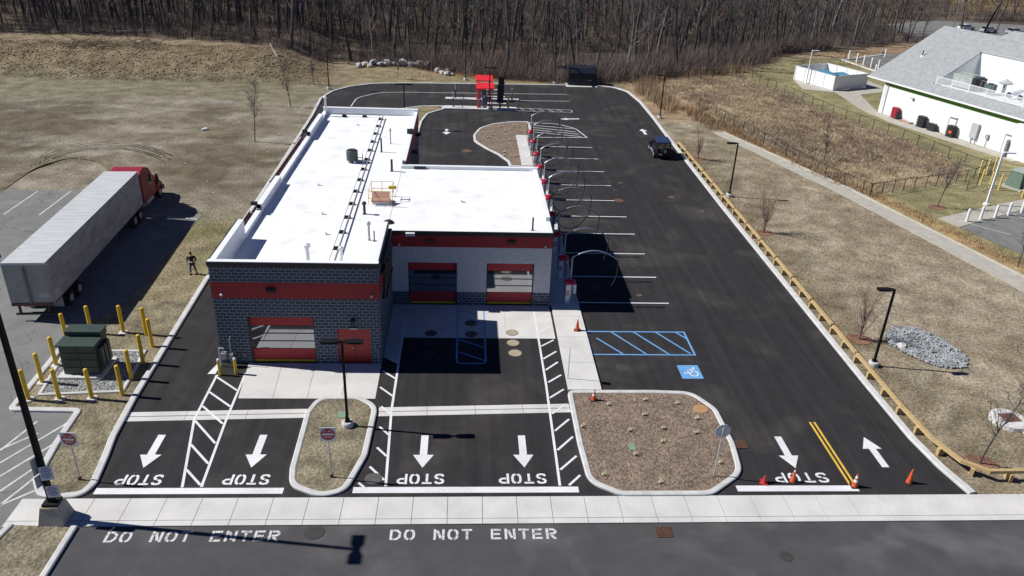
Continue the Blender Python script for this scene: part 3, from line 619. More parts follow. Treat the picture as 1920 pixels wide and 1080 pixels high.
W(m5,'fascia','cap',CW); m5=MB(); m5.box(xr+.03,xe+.06,ye-.06,ye+.02,5.2,5.5); m5.box(xe-.02,xe+.06,ye+.02,yeb,5.2,5.5); W(m5,'fascia','cap',CW); m5=MB(); m5.box(xr-.01,xr+.06,yeb+.3,yb,5.55,5.78)
m5.box(xl-.08,xl+.28,46.82,yb-.01,5.40,5.44) if False else None
W(m5,'fascia','cap',CW)
m6=MB(); # white membrane copings and inner upstands
m6.box(xl-.04,xr+.04,yf+.022,yf+.36,6.402,6.64); m6.box(xl+.022,xl+.36,yf+.36,46.8,5.3,6.62); m6.box(xr-.36,xr-.022,yf+.36,46.8,5.3,6.62); m6.box(xl+.36,xr-.36,yf+.302,yf+.36,5.3,6.63)
m6.box(xl+.02,xl+.38,46.802,51.3,5.3,5.65); m6.box(xl-.02,xl+.38,51.3,57.4,5.3,5.96); m6.box(xl+.02,xl+.38,57.4,69.8,5.3,5.65); m6.box(xl-.02,xl+.38,69.8,76.4,5.3,5.96); m6.box(xl+.02,xl+.38,76.4,yb-.36,5.3,5.65)
m6.box(xl-.04,xr+.04,yb-.36,yb+.04,5.3,5.98); m6.box(xr-.34,xr-.01,yeb+.34,yb-.36,5.3,5.78)
m6.box(xr+.061,xe-.34,ye+.022,ye+.34,5.203,5.49); m6.box(xe-.34,xe-.022,ye+.022,yeb-.34,5.0,5.49); m6.box(xr-.3,xe+.04,yeb-.32,yeb+.03,5.205,5.56)
m6.box(xe-.335,xe-.03,50.2,58.6,5.49,5.78)
W(m6,'parapet','parap',CW)
m7=MB(); m7.box(xl+.3,xr-.3,yf+.3,yb-.3,4.9,5.32); m7.box(xr-.298,xe-.3,ye+.3,yeb-.3,4.7,5.3)
for k in range(1,11): m7.box(xl+.38,xr-.35,43.2+3.4*k,43.26+3.4*k,5.32,5.324)
W(m7,'roof','roof',CW)
# sun-shade rails hung outside the low parapet parts, and wall boxes
for a,b in ((46.9,51.2),(57.5,69.7)):
    m8=MB(); m8.box(xl-.56,xl-.46,a,b,5.25,5.52); 
    for k in range(int((b-a)/1.4)+1): m8.box(xl-.46,xl-.01,a+.05+1.4*k,a+.11+1.4*k,5.28,5.34)
    q=W(m8,'side_rail','beige',CW); m9=MB(); m9.box(xl-.458,xl-.43,a+.05,b-.05,5.26,5.5); q2=W(m9,'shade_panel','brownm',CW)
for y in (51.3,69.8): W(MB().box(xl-.3,xl+.12,y-.3,y,5.97,6.16),'vent_box','cap',CW)
# overhead doors
def od(x0,x1,yw,top,frame_l):
    y=yw+.16
    f=W(MB().box(x0,x0+.07,y-.16,y,0,top).box(x1-.07,x1,y-.16,y,0,top).box(x0+.07,x1-.07,y-.05,y,top-.05,top),'overhead_door','cap',CW)
    def S(mb,name,m):
        o=mb.build(name,m); o.parent=f; return o
    a,b=x0+.07,x1-.07
    S(MB().box(a,b,y+.0,y+.05,top-.62,top-.05),'door_panel','red'); S(MB().box(a,b,y+.0,y+.05,.17,.92),'door_panel','red'); S(MB().box(a,b,y-.02,y+.05,.03,.16),'bottom_seal','yb')
    zs=[.92,1.44,1.96,top-.62]
    for z0,z1 in zip(zs,zs[1:]): S(MB().box(a,b,y+.012,y+.03,z0+.03,z1-.03),'glass_panel','dglass')
    S(MB().box(a,b,y-.005,y+.045,zs[1]-.03,zs[1]+.03).box(a,b,y-.005,y+.045,zs[2]-.03,zs[2]+.03).box(a,b,y+.04,y+.06,.92,.95).box(a,b,y+.04,y+.06,top-.65,top-.62),'door_rail','cap')
    return f
M['dglass']=glass_mat('door_glass2',(.02,.022,.025),.34,.04)
od(-12.6,-8.78,yf,3.12,0); od(-3.85,-.55,ye,3.2,0); od(1.47,4.72,ye,3.2,0)
dr=W(MB().box(-7.5,-6.535,yf+.1,yf+.15,0.02,2.34).box(-6.515,-5.55,yf+.1,yf+.15,.02,2.34),'double_door','redd',CW)
o=MB().tube([(-6.62,yf+.06,1.05),(-6.48,yf+.06,1.05)],.03,6).box(-6.66,-6.6,yf+.07,yf+.1,.98,1.12).build('handle','gal'); o.parent=dr
o=MB().box(-6.545,-6.505,yf+.098,yf+.11,.02,2.34).build('door_gap','cap'); o.parent=dr
W(MB().box(-6.75,-6.3,yf-.14,yf-.01,2.42,2.5),'door_canopy','gal',CW)
W(MB().lathe(-6.52,yf-.12,[(.02,3.05),(.12,3.05),(.14,2.95),(.1,2.83),(.04,2.8)],12),'wall_lamp','cap',CW)
for x,y,z in ((-11.05,yf-.12,4.95),(-2.3,ye-.12,4.82),(3.1,ye-.12,4.82)):
    W(MB().box(x-.26,x+.26,y-.04,y+.095,z-.12,z+.1).box(x-.22,x+.22,y-.1,y-.04,z-.1,z+.02),'flood_light','cap',CW)
for x,y,z in ((-13.85,yf-.1,4.6),(-5.35,yf-.1,4.6),(-4.4,ye-.1,4.53),(5.4,ye-.1,4.53),(-8.3,yf-.04,.4),(5.15,ye-.04,.5),(-13.05,yf-.04,.55)):
    r=.085 if z>2 else .05
    W(MB().lathe(x,y,[(.01,z-r),(r*.7,z-r*.7),(r,z),(r*.7,z+r*.7),(.01,z+r)],12),'camera_dome','sign',CW,smooth=True)
W(MB().box(-3.95,-3.35,ye-.3,ye-.062,5.22,5.42),'awning_box','sign',CW)
W(MB().tube([(-5.3,yf-.1,1.35),(-5.3,yf-.1,1.15),(-5.12,yf-.1,.95),(-5.1,yf-.1,0)],.035,8),'downpipe','galp',CW)
# black logo frame on the inner side wall (seen edge-on)
sg=MB(); x0=xr+.04
for z,a,b in ((6.2,41.5,46.5),(5.6,41.2,46.7),(3.6,42.0,46.3)): sg.box(x0,x0+.22,a,b,z-.08,z+.08)
for k in range(5): sg.tube([(x0+.12,41.7+k*1.05,3.7),(x0+.16,42.3+k*1.0,6.15)],.09,6)
W(sg,'wall_sign','cap',CW)
for y in (63.8,68.8,74.5): W(MB().box(xr+.03,xr+.55,y-.3,y+.3,4.55,4.75),'flood_light','cap',CW)
W(MB().box(xr-.5,xr+.05,70.4,71.0,5.8,6.15),'vent_box','cap',CW)
W(MB().box(-4.25,-3.3,yeb-.45,yeb-.33,5.32,5.5),'scupper','cap',CW)
for y in (64.5,66.2,67.6,71): W(MB().box(xr+.025,xr+.12,y,y+.08,0.3,2.4),'wall_pipe','galp',CW)
W(MB().lathe(-5.25,49.9,[(.05,5.3),(.36,5.31),(.33,5.4),(.2,5.48),(.02,5.5)],14),'roof_drain_cover','dark',CW)
# roof equipment
ac=thing('condenser_unit','dark green cylindrical condenser standing on the white roof','air conditioner',(-9.45,63.2,5.32))
MB().lathe(0,0,[(.44,.18),(.48,.2),(.48,.98),(.42,1.02),(.3,1.02)],20).build('casing',pm('condenser_slats',(.05,.075,.075),.5,.3,.1,.35,28,stretch=(.2,.2,3)),ac)
MB().lathe(0,0,[(.36,1.03),(.36,1.06),(.05,1.08)],20).build('fan_grille','dark',ac)
for a in range(4): MB().box(-.07,.07,-.07,.07,0,.18).v and MB().cyl(.36*math.cos(a*PI/2+.7),.36*math.sin(a*PI/2+.7),0,.18,.1).build('foot','sign',ac)
MB().tube([(.45,0,.4),(.8,0,.4),(.8,.1,.4)],.03,6).tube([(.45,-.1,.2),(1.1,-.1,.2),(1.25,-.1,.15)],.04,6).tube([(.85,0,.1),(.85,0,.75)],.035,6).build('pipework','galp',ac)
def line_pipe(label,pts,sup,name='pipe_run'):
    t=thing(name,label,'pipe',(pts[0][0],pts[0][1],5.32)); o=Vector((pts[0][0],pts[0][1],5.32))
    n=off([(p[0],p[1]) for p in pts],.16,False); n2=off([(p[0],p[1]) for p in pts],-.16,False)
    MB().tube([(x-o.x,y-o.y,.26) for x,y in n],.022,6).build('pipe','galp',t); MB().tube([(x-o.x,y-o.y,.26) for x,y in n2],.045,6).build('pipe','galp',t)
    for x,y in sup:
        MB().frustum(x-o.x-.24,x-o.x+.24,y-o.y-.12,y-o.y+.12,0,.19,.06,.03).build('support_block','rub',t)
    return t
sup=[]; 
for k in range(14):
    u=k/13; sup.append((-8.0+(-8.48+8.0)*u,42.6+(77-42.6)*u))
line_pipe('long twin pipe run on black blocks along the left roof',[(-7.98,41.6),(-8.5,77.6)],sup)
line_pipe('short pipe run along the back parapet',[(-8.6,77.9),(-13.5,77.9)],[(-10.2,77.9),(-12.2,77.9)])
def stub(x,y,z0,h,r,label,m='galp',cap=True,name='vent_pipe'):
    mb=MB(); mb.lathe(0,0,[(r*2.2,0),(r*1.3,.06),(r,.1),(r,h)]+([(r*1.8,h),(r*1.8,h+.12),(r*.4,h+.22)] if cap else []),12)
    o=mb.build(name,m); o.location=(x,y,z0); return tag(o,label,'vent')
stub(-9.5,43.4,5.3,1.0,.13,'short round vent near the front of the left roof','sign')
stub(-7.45,43.3,5.3,.9,.08,'thin vent beside the foot of the pipe run','sign')
stub(-14.0,78.0,5.4,1.7,.10,'tall white flue at the back left roof corner','sign')
stub(-7.35,66.2,5.3,1.25,.07,'black stack vent right of the condenser','dark',False)
stub(-6.8,68.8,5.3,1.2,.05,'slim grey gas pipe right of the pipe run')
stub(-6.0,61.0,5.3,1.0,.09,'black stack vent near the inner roof corner','dark',False)
stub(-7.05,51.4,5.3,.75,.09,'black mushroom vent in front of the roof hatch','dark')
stub(-6.2,46.8,5.3,1.1,.07,'grey gas regulator stack near the front right roof','galp')
stub(-5.85,46.6,5.3,.75,.04,'thin dark rod beside the gas regulator stack','dark',False)
stub(4.55,48.9,5.3,.95,.06,'dark stack vent at the front right corner of the bay roof','dark',False)
for i,(px,py) in enumerate(((672,235),(755,315),(869,379),(1108-140+0,347) if 0 else (615,440),(608,402),(600,348))):
    p=g(px,py,5.33); o=MB().box(-.16,-.1,-.02,.12,0,.14).box(-.1,.16,-.02,.05,0,.03).build('roof_anchor','lgrey'); o.location=p; tag(o,'small L-shaped bracket, '+['behind the condenser','by the inner roof corner','alone on the bay roof','left of the roof hatch, nearest the front','left of the roof hatch, middle one','left of the roof hatch, farthest back'][i],'bracket')
hh=thing('roof_hatch','brown roof hatch with yellow guard rail and open ladder gate','roof hatch',(-6.1,53.3,5.32))
MB().frustum(-.65,.6,-.05,1.0,0,.42,.08,.06).build('curb','parap',hh)
MB().add([(-.68,-.12,.32),(.64,-.12,.32),(.6,.6,.78),(-.64,.6,.78),(-.68,-.16,.22),(.64,-.16,.22),(.6,.56,.68),(-.64,.56,.68)],[(0,1,2,3),(7,6,5,4),(0,4,5,1),(1,5,6,2),(2,6,7,3),(3,7,4,0)]).build('lid','hatch',hh)
rb=MB(); RX,RX2,RY,RY2=-.85,.75,-.25,1.9
for z in (.55,1.1): rb.tube([(RX2,RY,z),(RX,RY,z),(RX,RY2,z),(RX2,RY2,z),(RX2,.9,z)],.022,6)
for x,y in ((RX,RY),(RX2,RY),(RX,RY2),(RX2,RY2),(RX2,.9),(-.1,RY2)): rb.tube([(x,y,0),(x,y,1.05)],.022,6)
rb.build('guard_rail','yb',hh)
MB().box(.45,1.0,1.3,1.45,.75,.95).build('gate','yb',hh)
# gas meter and bollards by front left corner
gm=thing('gas_meter','grey gas meter set against the front left wall corner','gas meter',(-13.95,39.95,0))
MB().box(-.28,.0,-.14,.14,.55,.95).build('meter_box','lgrey',gm,bev=.03); MB().tube([(-.4,0,0),(-.4,0,1.25),(-.15,0,1.25),(-.15,0,.95)],.04,8).tube([(.0,.0,.8),(.2,0,.8),(.2,0,.3),(.35,0,.3),(.35,0,.9)],.045,8).tube([(.2,.15,.4),(.2,.2,1.7),(.3,.2,1.95)],.025,6).build('pipework','lgrey',gm); MB().lathe(.2,0,[(.02,.6),(.16,.64),(.16,.72),(.02,.76)],12).build('regulator','mgreen',gm)
o=MB().add([(-14.9,39.1,.012),(-14.45,39.1,.012),(-14.42,40.3,.012),(-14.62,40.3,.012)],[(0,1,2,3)]).build('pavement_patch','white'); struct(o,'small white painted wedge by the gas meter','road marking')
def bollard(x,y,h,r,m,label,group,foot=None,cap=None,z0=0):
    t=thing('bollard',label,'bollard',(x,y,z0),0,group)
    MB().lathe(0,0,[(r,-.05),(r,h-r*.5),(r*.8,h-r*.15),(r*.35,h)],14).build('post',m,t,smooth=False)
    if foot: MB().lathe(0,0,[(foot*1.05,-.05),(foot,.07),(r*1.05,.085)],14).build('footing','conc2',t)
    if cap: MB().lathe(0,0,[(r*1.03,h-.07),(r*1.03,h-.02),(r*.85,h+.03),(r*.3,h+.05)],14).build('cap',cap,t)
    return t
BL=[(54,750,'front left corner of the gravel bed',1),(80,718,'left side, second from the front',1),(106,686,'left side, third from the front',1),(126,640,'left side, behind the transformer',0),(172,625,'directly behind the transformer',0),(232,624,'behind right of the transformer, in the soil',1),(275,628,'back right, left of a twin',0),(286,650,'back right, right of a twin',0),(269,681,'right side near the kerb',0),(247,711,'right side, beside the new kerb',0),(112,749,'front row, left of the transformer',1),(173,748,'front row, facing the transformer door',1),(230,741,'front right corner of the gravel bed',0)]
for px,py,l,ft in BL:
    p=g(px,py,.04); bollard(p.x,p.y,1.95,.115,'yb','yellow steel bollard, '+l,'yellow bollards round the green transformer',.28 if ft else None,z0=.04)
for px,py,l in ((413,703,'left'),(443,701,'right')):
    p=g(px,py); bollard(p.x,p.y,1.05,.085,'yb','short yellow bollard with white top, %s of the gas meter pair'%l,'short bollards guarding the gas meter',None,'sign')
# transformer
tf=thing('transformer_cabinet','large dark green transformer cabinet on a concrete pad','transformer',(-21.75,39.9,.06))
MB().box(-1.25,1.2,-1.55,.75,-.05,.14).build('pad','conc',tf)
MB().box(-.98,.98,-1.2,.45,.14,2.0).build('cabinet','dgreen',tf,bev=.02)
MB().box(-1.08,1.06,-1.35,-.2,2.0,2.09).box(-1.0,1.0,-.2,.55,2.0,2.32).box(-1.0,1.04,-.28,.62,2.32,2.4).build('lid','dgreen',tf)
MB().box(-1.0,1.0,-1.235,-1.2,.55,.6).box(-1.0,1.0,-1.235,-1.2,1.05,1.1).box(-1.0,1.0,-1.235,-1.2,1.5,1.55).box(-.02,.02,-1.24,-1.2,.2,1.95).build('door_trim','dgreen',tf)
fins=MB()
for k in range(3): fins.box(.98,1.2,-.9+k*.42,-.62+k*.42,.45,1.7)
fins.build('cooling_fins','dgreen',tf)
# ------------------------------------------------------------------ lamps
def lamp(x,y,h,dirs,label,base=True,z0=0,arm=.55,m='pole'):
    t=thing('street_lamp',label,'lamp post',(x,y,z0))
    if base: MB().lathe(0,0,[(.31,-.1),(.31,.24),(.27,.3),(.05,.3)],18).build('concrete_base','conc2',t)
    MB().box(-.12,.12,-.12,.12,.29,.42).frustum(-.065,.065,-.065,.065,.42,h,.01,.01).build('pole',m,t)
    for a in dirs:
        mb=MB(); mb.prism([(.05,-.05),(.35,-.2),(arm+.5,-.2),(arm+.5,.2),(.35,.2),(.05,.05)],-.06,.05)
        o=mb.build('lamp_head',m,t); o.location=(0,0,h); o.rotation_euler.z=a
        o2=MB().box(.42,arm+.42,-.15,.15,-.075,-.062).build('lamp_lens','lens',o)
    return t
p=g(1637,685); lamp(p.x,p.y,5.35,[PI],'black lamp post between guard rail and stone pit')
p=g(1367,368); lamp(p.x,p.y,5.35,[PI-.0],'black lamp post beside the head of the gutter path')
p=g(1237,221); lamp(p.x,p.y,5.6,[PI],'black lamp post behind the dark off-roader')
p=g(652,798,.08); lamp(p.x,p.y,5.2,[0,PI],'black twin-head lamp post on the small turf island',z0=.06)
p=g(617,167); lamp(p.x,p.y,5.5,[0],'black lamp post at the far left bend of the kerb')
p=g(873,150); lamp(p.x,p.y,5.5,[-PI/2],'black lamp post left of the red canopies')
p=g(1040,157); lamp(p.x,p.y,5.5,[-PI/2],'black lamp post left of the black refuse enclosure')
p=g(917,204,.14); lamp(p.x,p.y,5.4,[0,PI],'slim black twin-head lamp on the near pay island',z0=.14,arm=.3)
lamp(-7.49,93.7,5.3,[0,PI],'black twin-head lamp rising behind the building roof')
bp=thing('tall_street_lamp','very tall black lamp post with notices on a concrete plinth at the left','lamp post',(-17.95,27.25,0))
MB().frustum(-.6,.55,-.5,.55,-.05,.95,.2,.18).build('plinth','concold',bp); MB().box(-.4,.05,-.335,-.30,.78,.93).build('plinth_stripe','ybR',bp)
MB().box(-.32,.32,-.28,.3,.95,1.08).frustum(-.11,.11,-.11,.11,1.08,12.6,.03,.03).build('pole','pole',bp)
for a in (PI/2,-PI/2):
    o=MB().prism([(.05,-.06),(.3,-.22),(.85,-.22),(.85,.22),(.3,.22),(.05,.06)],-.1,.08).build('lamp_head','pole',bp); o.location=(0,0,12.5); o.rotation_euler.z=a
def notice(x,y,z,wd,ht,rz,back=False):
    o=MB().box(-wd/2,wd/2,-.012,.012,-ht/2,ht/2).build('notice_plate','sign' if not back else 'lgrey',bp); o.location=(x,y,z); o.rotation_euler.z=rz
    if not back:
        t=MB()
        for k in range(7):
            ww=wd*(.8 if k%3 else .55)/2; t.box(-ww,ww*.9,-.016,-.0125,ht*.36-k*ht*.115,ht*.36-k*ht*.115+ht*.05)
        q=t.build('notice_text','signb',o)
notice(.22,-.17,2.75,.5,.72,.25); notice(.28,-.17,1.75,.52,.62,.15); notice(-.18,-.14,3.1,.34,.85,1.15,True); notice(-.2,-.14,2.3,.34,.6,1.15,True)
# ------------------------------------------------------------------ signs
def ne_sign(x,y,h,label,rz,z0):
    t=thing('no_entry_sign',label,'road sign',(x,y,z0),rz)
    MB().tube([(0,0,-.1),(0,0,h)],.035,6).build('post','lgrey',t); MB().box(-.07,.07,-.05,.05,0,.18).build('post_sleeve','rust',t)
    MB().box(-.38,.38,-.055,-.035,h-.72,h+.04).build('plate','sign',t)
    cz=h-.34; d=MB(); d.add([(.335*math.cos(a*PI/16),-.0575,cz+.335*math.sin(a*PI/16)) for a in range(32)],[tuple(range(32))]); d.build('red_disc','signr',t)
    b=MB().box(-.26,.26,-.063,-.0605,cz-.055,cz+.055)
    for txt,zz in (('DO NOT',.13),('ENTER',-.205)):
        adv=.07;wl=.052;hh=.085; st=text_strokes(txt,hh,wl,adv,.014); mxx=max(p[0] for s in st for p in s)
        for s_ in st:
            for a,c in zip(s_,s_[1:]):
                dx,dz=c[0]-a[0],c[1]-a[1]; L=math.hypot(dx,dz) or 1; nx_,nz_=-dz/L*.0075,dx/L*.0075
                b.add([(a[0]-mxx/2+nx_,-.0615,cz+zz+a[1]+nz_),(a[0]-mxx/2-nx_,-.0615,cz+zz+a[1]-nz_),(c[0]-mxx/2-nx_,-.0615,cz+zz+c[1]-nz_),(c[0]-mxx/2+nx_,-.0615,cz+zz+c[1]+nz_)],[(0,1,2,3)])
    b.build('lettering','sign',t)
ne_sign(-18.07,29.84,2.75,'square plate with red DO NOT ENTER disc on the left verge tip',-.06,.05)
ne_sign(-6.32,29.93,2.95,'square plate with red DO NOT ENTER disc on the small turf island',.02,.07)
st=thing('stop_sign','octagonal sign seen from its plain grey back on the mulch island','road sign',(12.48,29.92,.08))
MB().tube([(0,0,-.1),(.03,-.0,2.95)],.035,6).build('post','lgrey',st)
oc=[(.40*math.cos(PI/8+a*PI/4),.40*math.sin(PI/8+a*PI/4)) for a in range(8)]
MB().add([(.05+x,.04,2.72+z) for x,z in oc]+[(.05+x,.055,2.72+z) for x,z in oc],[tuple(range(8)),tuple(range(15,7,-1))]+[(i,8+i,8+(i+1)%8,(i+1)%8) for i in range(8)]).build('plate',pm('sign_back',(.62,.63,.64),.5,.06),st)
MB().add([(.05+x*.96,.0575,2.72+z*.96) for x,z in oc],[tuple(range(8))]).build('red_face','signr',st)
lt=MB(); ss=text_strokes('STOP',.24,.13,.165,.03); 
for s_ in ss:
    for a,c in zip(s_,s_[1:]):
        dx,dz=c[0]-a[0],c[1]-a[1]; L=math.hypot(dx,dz) or 1; nx_,nz_=-dz/L*.018,dx/L*.018
        lt.add([(.05+.31-a[0]+nx_,.0595,2.6+a[1]+nz_),(.05+.31-a[0]-nx_,.0595,2.6+a[1]-nz_),(.05+.31-c[0]-nx_,.0595,2.6+c[1]-nz_),(.05+.31-c[0]+nx_,.0595,2.6+c[1]+nz_)],[(0,1,2,3)])
lt.build('lettering','sign',st)
ap_=thing('accessible_parking_sign','slim post sign casting its shadow beside the walkway cone','road sign',(6.15,38.6,.13))
MB().tube([(0,0,-.05),(0,0,2.2)],.022,6).build('post','gal',ap_); MB().box(-.008,.008,-.15,.15,1.75,2.2).build('plate','sign',ap_)
# ------------------------------------------------------------------ cones
def cone(x,y,label,h=.75,m='orange',bands=(),flat=False,z0=0):
    t=thing('traffic_cone',label,'traffic cone',(x,y,z0),random.random()*3)
    MB().box(-.2,.2,-.2,.2,0,.035).build('base','rub' if not flat else m,t,bev=.01)
    r=lambda z:.155-.125*(z/h)
    MB().lathe(0,0,[(r(0),.03),(r(h*.5),h*.5),(r(h),h),(r(h)*.6,h)],16).build('body',m,t,smooth=False)
    for a,b in bands: MB().lathe(0,0,[(r(a*h)+.004,a*h),(r(b*h)+.004,b*h),(r(b*h)-.004,b*h+.002)],16).build('reflective_band','sign',t)
cone(7.42,44.38,'plain faded orange cone on the walkway edge by the access aisle',.82,z0=.13)
p=g(1113,750,.08); cone(p.x,p.y,'bright orange cone with striped top at the mulch island corner',.72,bands=((.45,.6),(.75,.88)),z0=.08)
p=g(1432,905); cone(p.x,p.y,'small dark red cone, leftmost on the exit stop line',.46,'coner',flat=True)
p=g(1486,903); cone(p.x,p.y,'leaning orange cone with white collar standing on the STOP lettering',.74,bands=((.86,.97),))
p=g(1602,912); cone(p.x,p.y,'orange and white striped cone at the end of the yellow lines',.78,bands=((.4,.56),(.68,.84)))
p=g(1704,905); cone(p.x,p.y,'plain orange cone alone near the right kerb',.84)
# ------------------------------------------------------------------ vacuum row
def arcpts(): 
    P=[]
    for k in range(13):
        u=k/12; P.append((.0+3.15*u,-.0,3.35+.62*math.sin(PI*u)**.85*1.0-.1*u))
    return P
vc=thing('vacuum_station','red-domed vacuum station, nearest','vacuum',(7.33,48.5,.13),0,'vacuum stations along the walkway')
MB().lathe(0,0,[(.24,0),(.28,.1),(.28,1.45)],18).build('canister','chrome',vc)
MB().lathe(0,0,[(.3,1.43),(.4,1.47),(.4,1.55),(.36,1.63),(.22,1.72),(.03,1.75)],20).build('dome','crim',vc,smooth=True)
MB().box(-.29,-.02,-.31,-.27,.02,1.4).build('front_panel','sign',vc)
MB().box(-.27,-.06,-.316,-.3105,.62,.7).box(-.27,-.04,-.316,-.3105,.76,.84).box(-.27,-.05,-.316,-.3105,.9,1.0).build('panel_print','signr',vc)
MB().box(.24,.42,-.32,-.1,.75,1.45).build('tool_holder','sign',vc,bev=.02)
MB().tube([(.08,.28,0),(.08,.28,3.3),(.05,.1,3.38),(.0,0,3.35)],.055,8).build('post','lgrey',vc)
MB().tube(arcpts(),.045,8).build('boom','chrome',vc)
E_=arcpts()[-1]
h1=[E_,(E_[0]+.08,-.02,3.0),(E_[0]+.05,-.06,2.2),(E_[0]-.2,-.15,1.45),(E_[0]-.75,-.25,.75),(E_[0]-1.5,-.3,.38),(E_[0]-2.2,-.3,.45),(.6,-.28,.8),(.3,-.2,1.3)]
def smooth(P,k=4):
    out=[];n=len(P);P=[Vector(p) for p in P]
    for i in range(n-1):
        a,b,c,d=P[max(i-1,0)],P[i],P[i+1],P[min(i+2,n-1)]
        for j in range(k):
            t=j/k; out.append(.5*((2*b)+(c-a)*t+(2*a-5*b+4*c-d)*t*t+(3*b-a-3*c+d)*t**3))
    out.append(P[-1]); return out
MB().tube(smooth(h1),.033,6).build('hose','rub',vc)
MB().tube(smooth([(.02,-.02,3.35),(-.28,-.1,2.9),(-.38,-.15,2.0),(-.42,-.2,1.0),(-.2,-.25,.45),(-.05,-.27,.8)]),.03,6).build('hose','rub',vc)
MB().box(-.32,.34,-.32,.32,-.02,.02).build('base_plate','conc2',vc)
VY=[48.5,52.55,57.1,61.5,65.6,69.9,74.4,78.8,83.4,87.3]
vc['label']='red-domed vacuum station, nearest one, beside the long building shadow'
for i,y in enumerate(VY[1:],1):
    dup(vc,(7.3,y,.13),0,'red-domed vacuum station with hooped boom, %s from the front'%ORD[i])
ep=thing('vacuum_end_post','last steel hoop at the tip of the teardrop bed','post',(7.85,91.6,.13))
MB().tube([(0,0,0),(0,0,1.2),(.3,0,1.4)],.04,6).build('post','rub',ep); MB().tube([(.0,0,1.2),(.9,0,1.5),(1.4,0,1.35)],.035,6).build('boom','chrome',ep)
# ------------------------------------------------------------------ pay station
def canopy(x,y,label):
    t=thing('pay_canopy',label,'canopy',(x,y,.14))
    for a in (-.95,-.62,.62,.95):
        MB().tube([(a,0,0),(a,0,2.8)],.055,8).build('post','canopy',t)
    MB().box(-1.05,-.5,-.2,.2,0,.14).box(.5,1.05,-.2,.2,0,.14).build('post_foot','redd',t)
    P=[(-.65,2.55),(-.6,2.68),(.55,3.2),(.55,3.1),(-.55,2.58)]
    MB().extr(P,0,-1.2,1.2).box(-1.1,1.1,-.45,.5,2.58,2.62).build('roof','canopy',t)
    k=MB().box(-.3,.35,-.25,.25,0,1.55).build('pay_kiosk','kiosk',t,bev=.02)
    MB().box(-.3,.1,-.27,-.252,1.38,1.5).build('kiosk_screen','sign',k)
    return t
canopy(2.4,104.6,'near red pay canopy with grey kiosk, in front of its twin'); canopy(2.35,109.6,'far red pay canopy half hidden behind the near one')
for x,y,l in ((4.45,104.6,'tall black menu board on the near pay island'),(4.75,109.6,'tall black menu board on the far pay island')):
    t=thing('menu_board',l,'menu board',(x,y,.14)); MB().box(-.1,.1,-.08,.08,0,.7).build('stand','cap',t); MB().box(-.42,.42,-.1,.1,.65,3.1).build('panel','cap',t,bev=.03); MB().box(-.36,.36,-.108,-.101,1.95,2.0).build('divider','dark',t)
for x,y,l in ((5.55,104.6,'yellow square bollard at the end of the near pay island'),(6.3,109.7,'yellow square bollard at the end of the far pay island')):
    t=thing('square_bollard',l,'bollard',(x,y,.14)); MB().box(-.11,.11,-.11,.11,0,1.55).build('post','yb',t,bev=.02); MB().box(-.12,.02,-.12,-.112,.9,1.5).build('reflector','sign',t)
for x,y,l in ((-1.8,104.6,'dark barrier post with white arm at the left of the near pay island'),(-1.6,109.7,'dark barrier post at the left of the far pay island')):
    t=thing('barrier_gate',l,'barrier',(x,y,.14)); MB().box(-.1,.1,-.1,.1,0,1.2).build('cabinet','kiosk',t); MB().tube([(0,0,1.15),(-.1,0,2.0)],.045,6).build('arm','sign',t)
for x,y,l in ((-.6,104.5,'small bent detector post on the near pay island'),(-.5,109.6,'small bent detector post on the far pay island')):
    tag(MB().tube([(0,0,.14),(0,0,.6),(-.18,0,.85)],.035,6).box(-.12,.12,-.05,.05,.12,.2).build('detector_post','cap',loc=(x,y,0)),l,'post')
# ------------------------------------------------------------------ refuse enclosure
de=thing('refuse_enclosure','black slatted refuse enclosure with bent top on a concrete pad','bin store',(17.65,122.2,.02))
prof=[(-1.25,0),(-1.3,1.75),(-.75,2.6),(1.0,2.7),(1.3,2.0),(1.3,0)]
MB().extr(prof,0,-2.1,2.25).build('shell','cap',de)
sl_=MB()
for k in range(16): 
    x=-1.55+k*.23; sl_.add([(x,-1.325,1.82),(x+.1,-1.325,1.82),(x+.1,-.79,2.63),(x,-.79,2.63),(x,-1.3,1.8),(x+.1,-1.3,1.8),(x+.1,-.77,2.6),(x,-.77,2.6)],[(0,1,2,3),(7,6,5,4),(0,4,5,1),(1,5,6,2),(2,6,7,3),(3,7,4,0)])
sl_.build('slats',pm('blue_black_slats',(.05,.065,.10),.4,.1),de)
MB().box(-2.0,-.02,-1.36,-1.32,.1,1.65).box(.02,2.15,-1.36,-1.32,.1,1.65).build('gate','dark',de); MB().box(.9,1.5,-1.39,-1.365,.75,.85).build('latch','gal',de)
bs=thing('blue_notice_sign','small dark blue notice on a thin post left of the refuse enclosure','sign',(14.55,122.6,0))
MB().tube([(0,0,0),(0,0,2.6)],.03,6).build('post','gal',bs); MB().box(-.62,.7,-.04,-.02,2.15,2.6).build('plate','navy',bs); MB().box(-.5,.5,-.048,-.041,2.33,2.42).build('print','sign',bs)
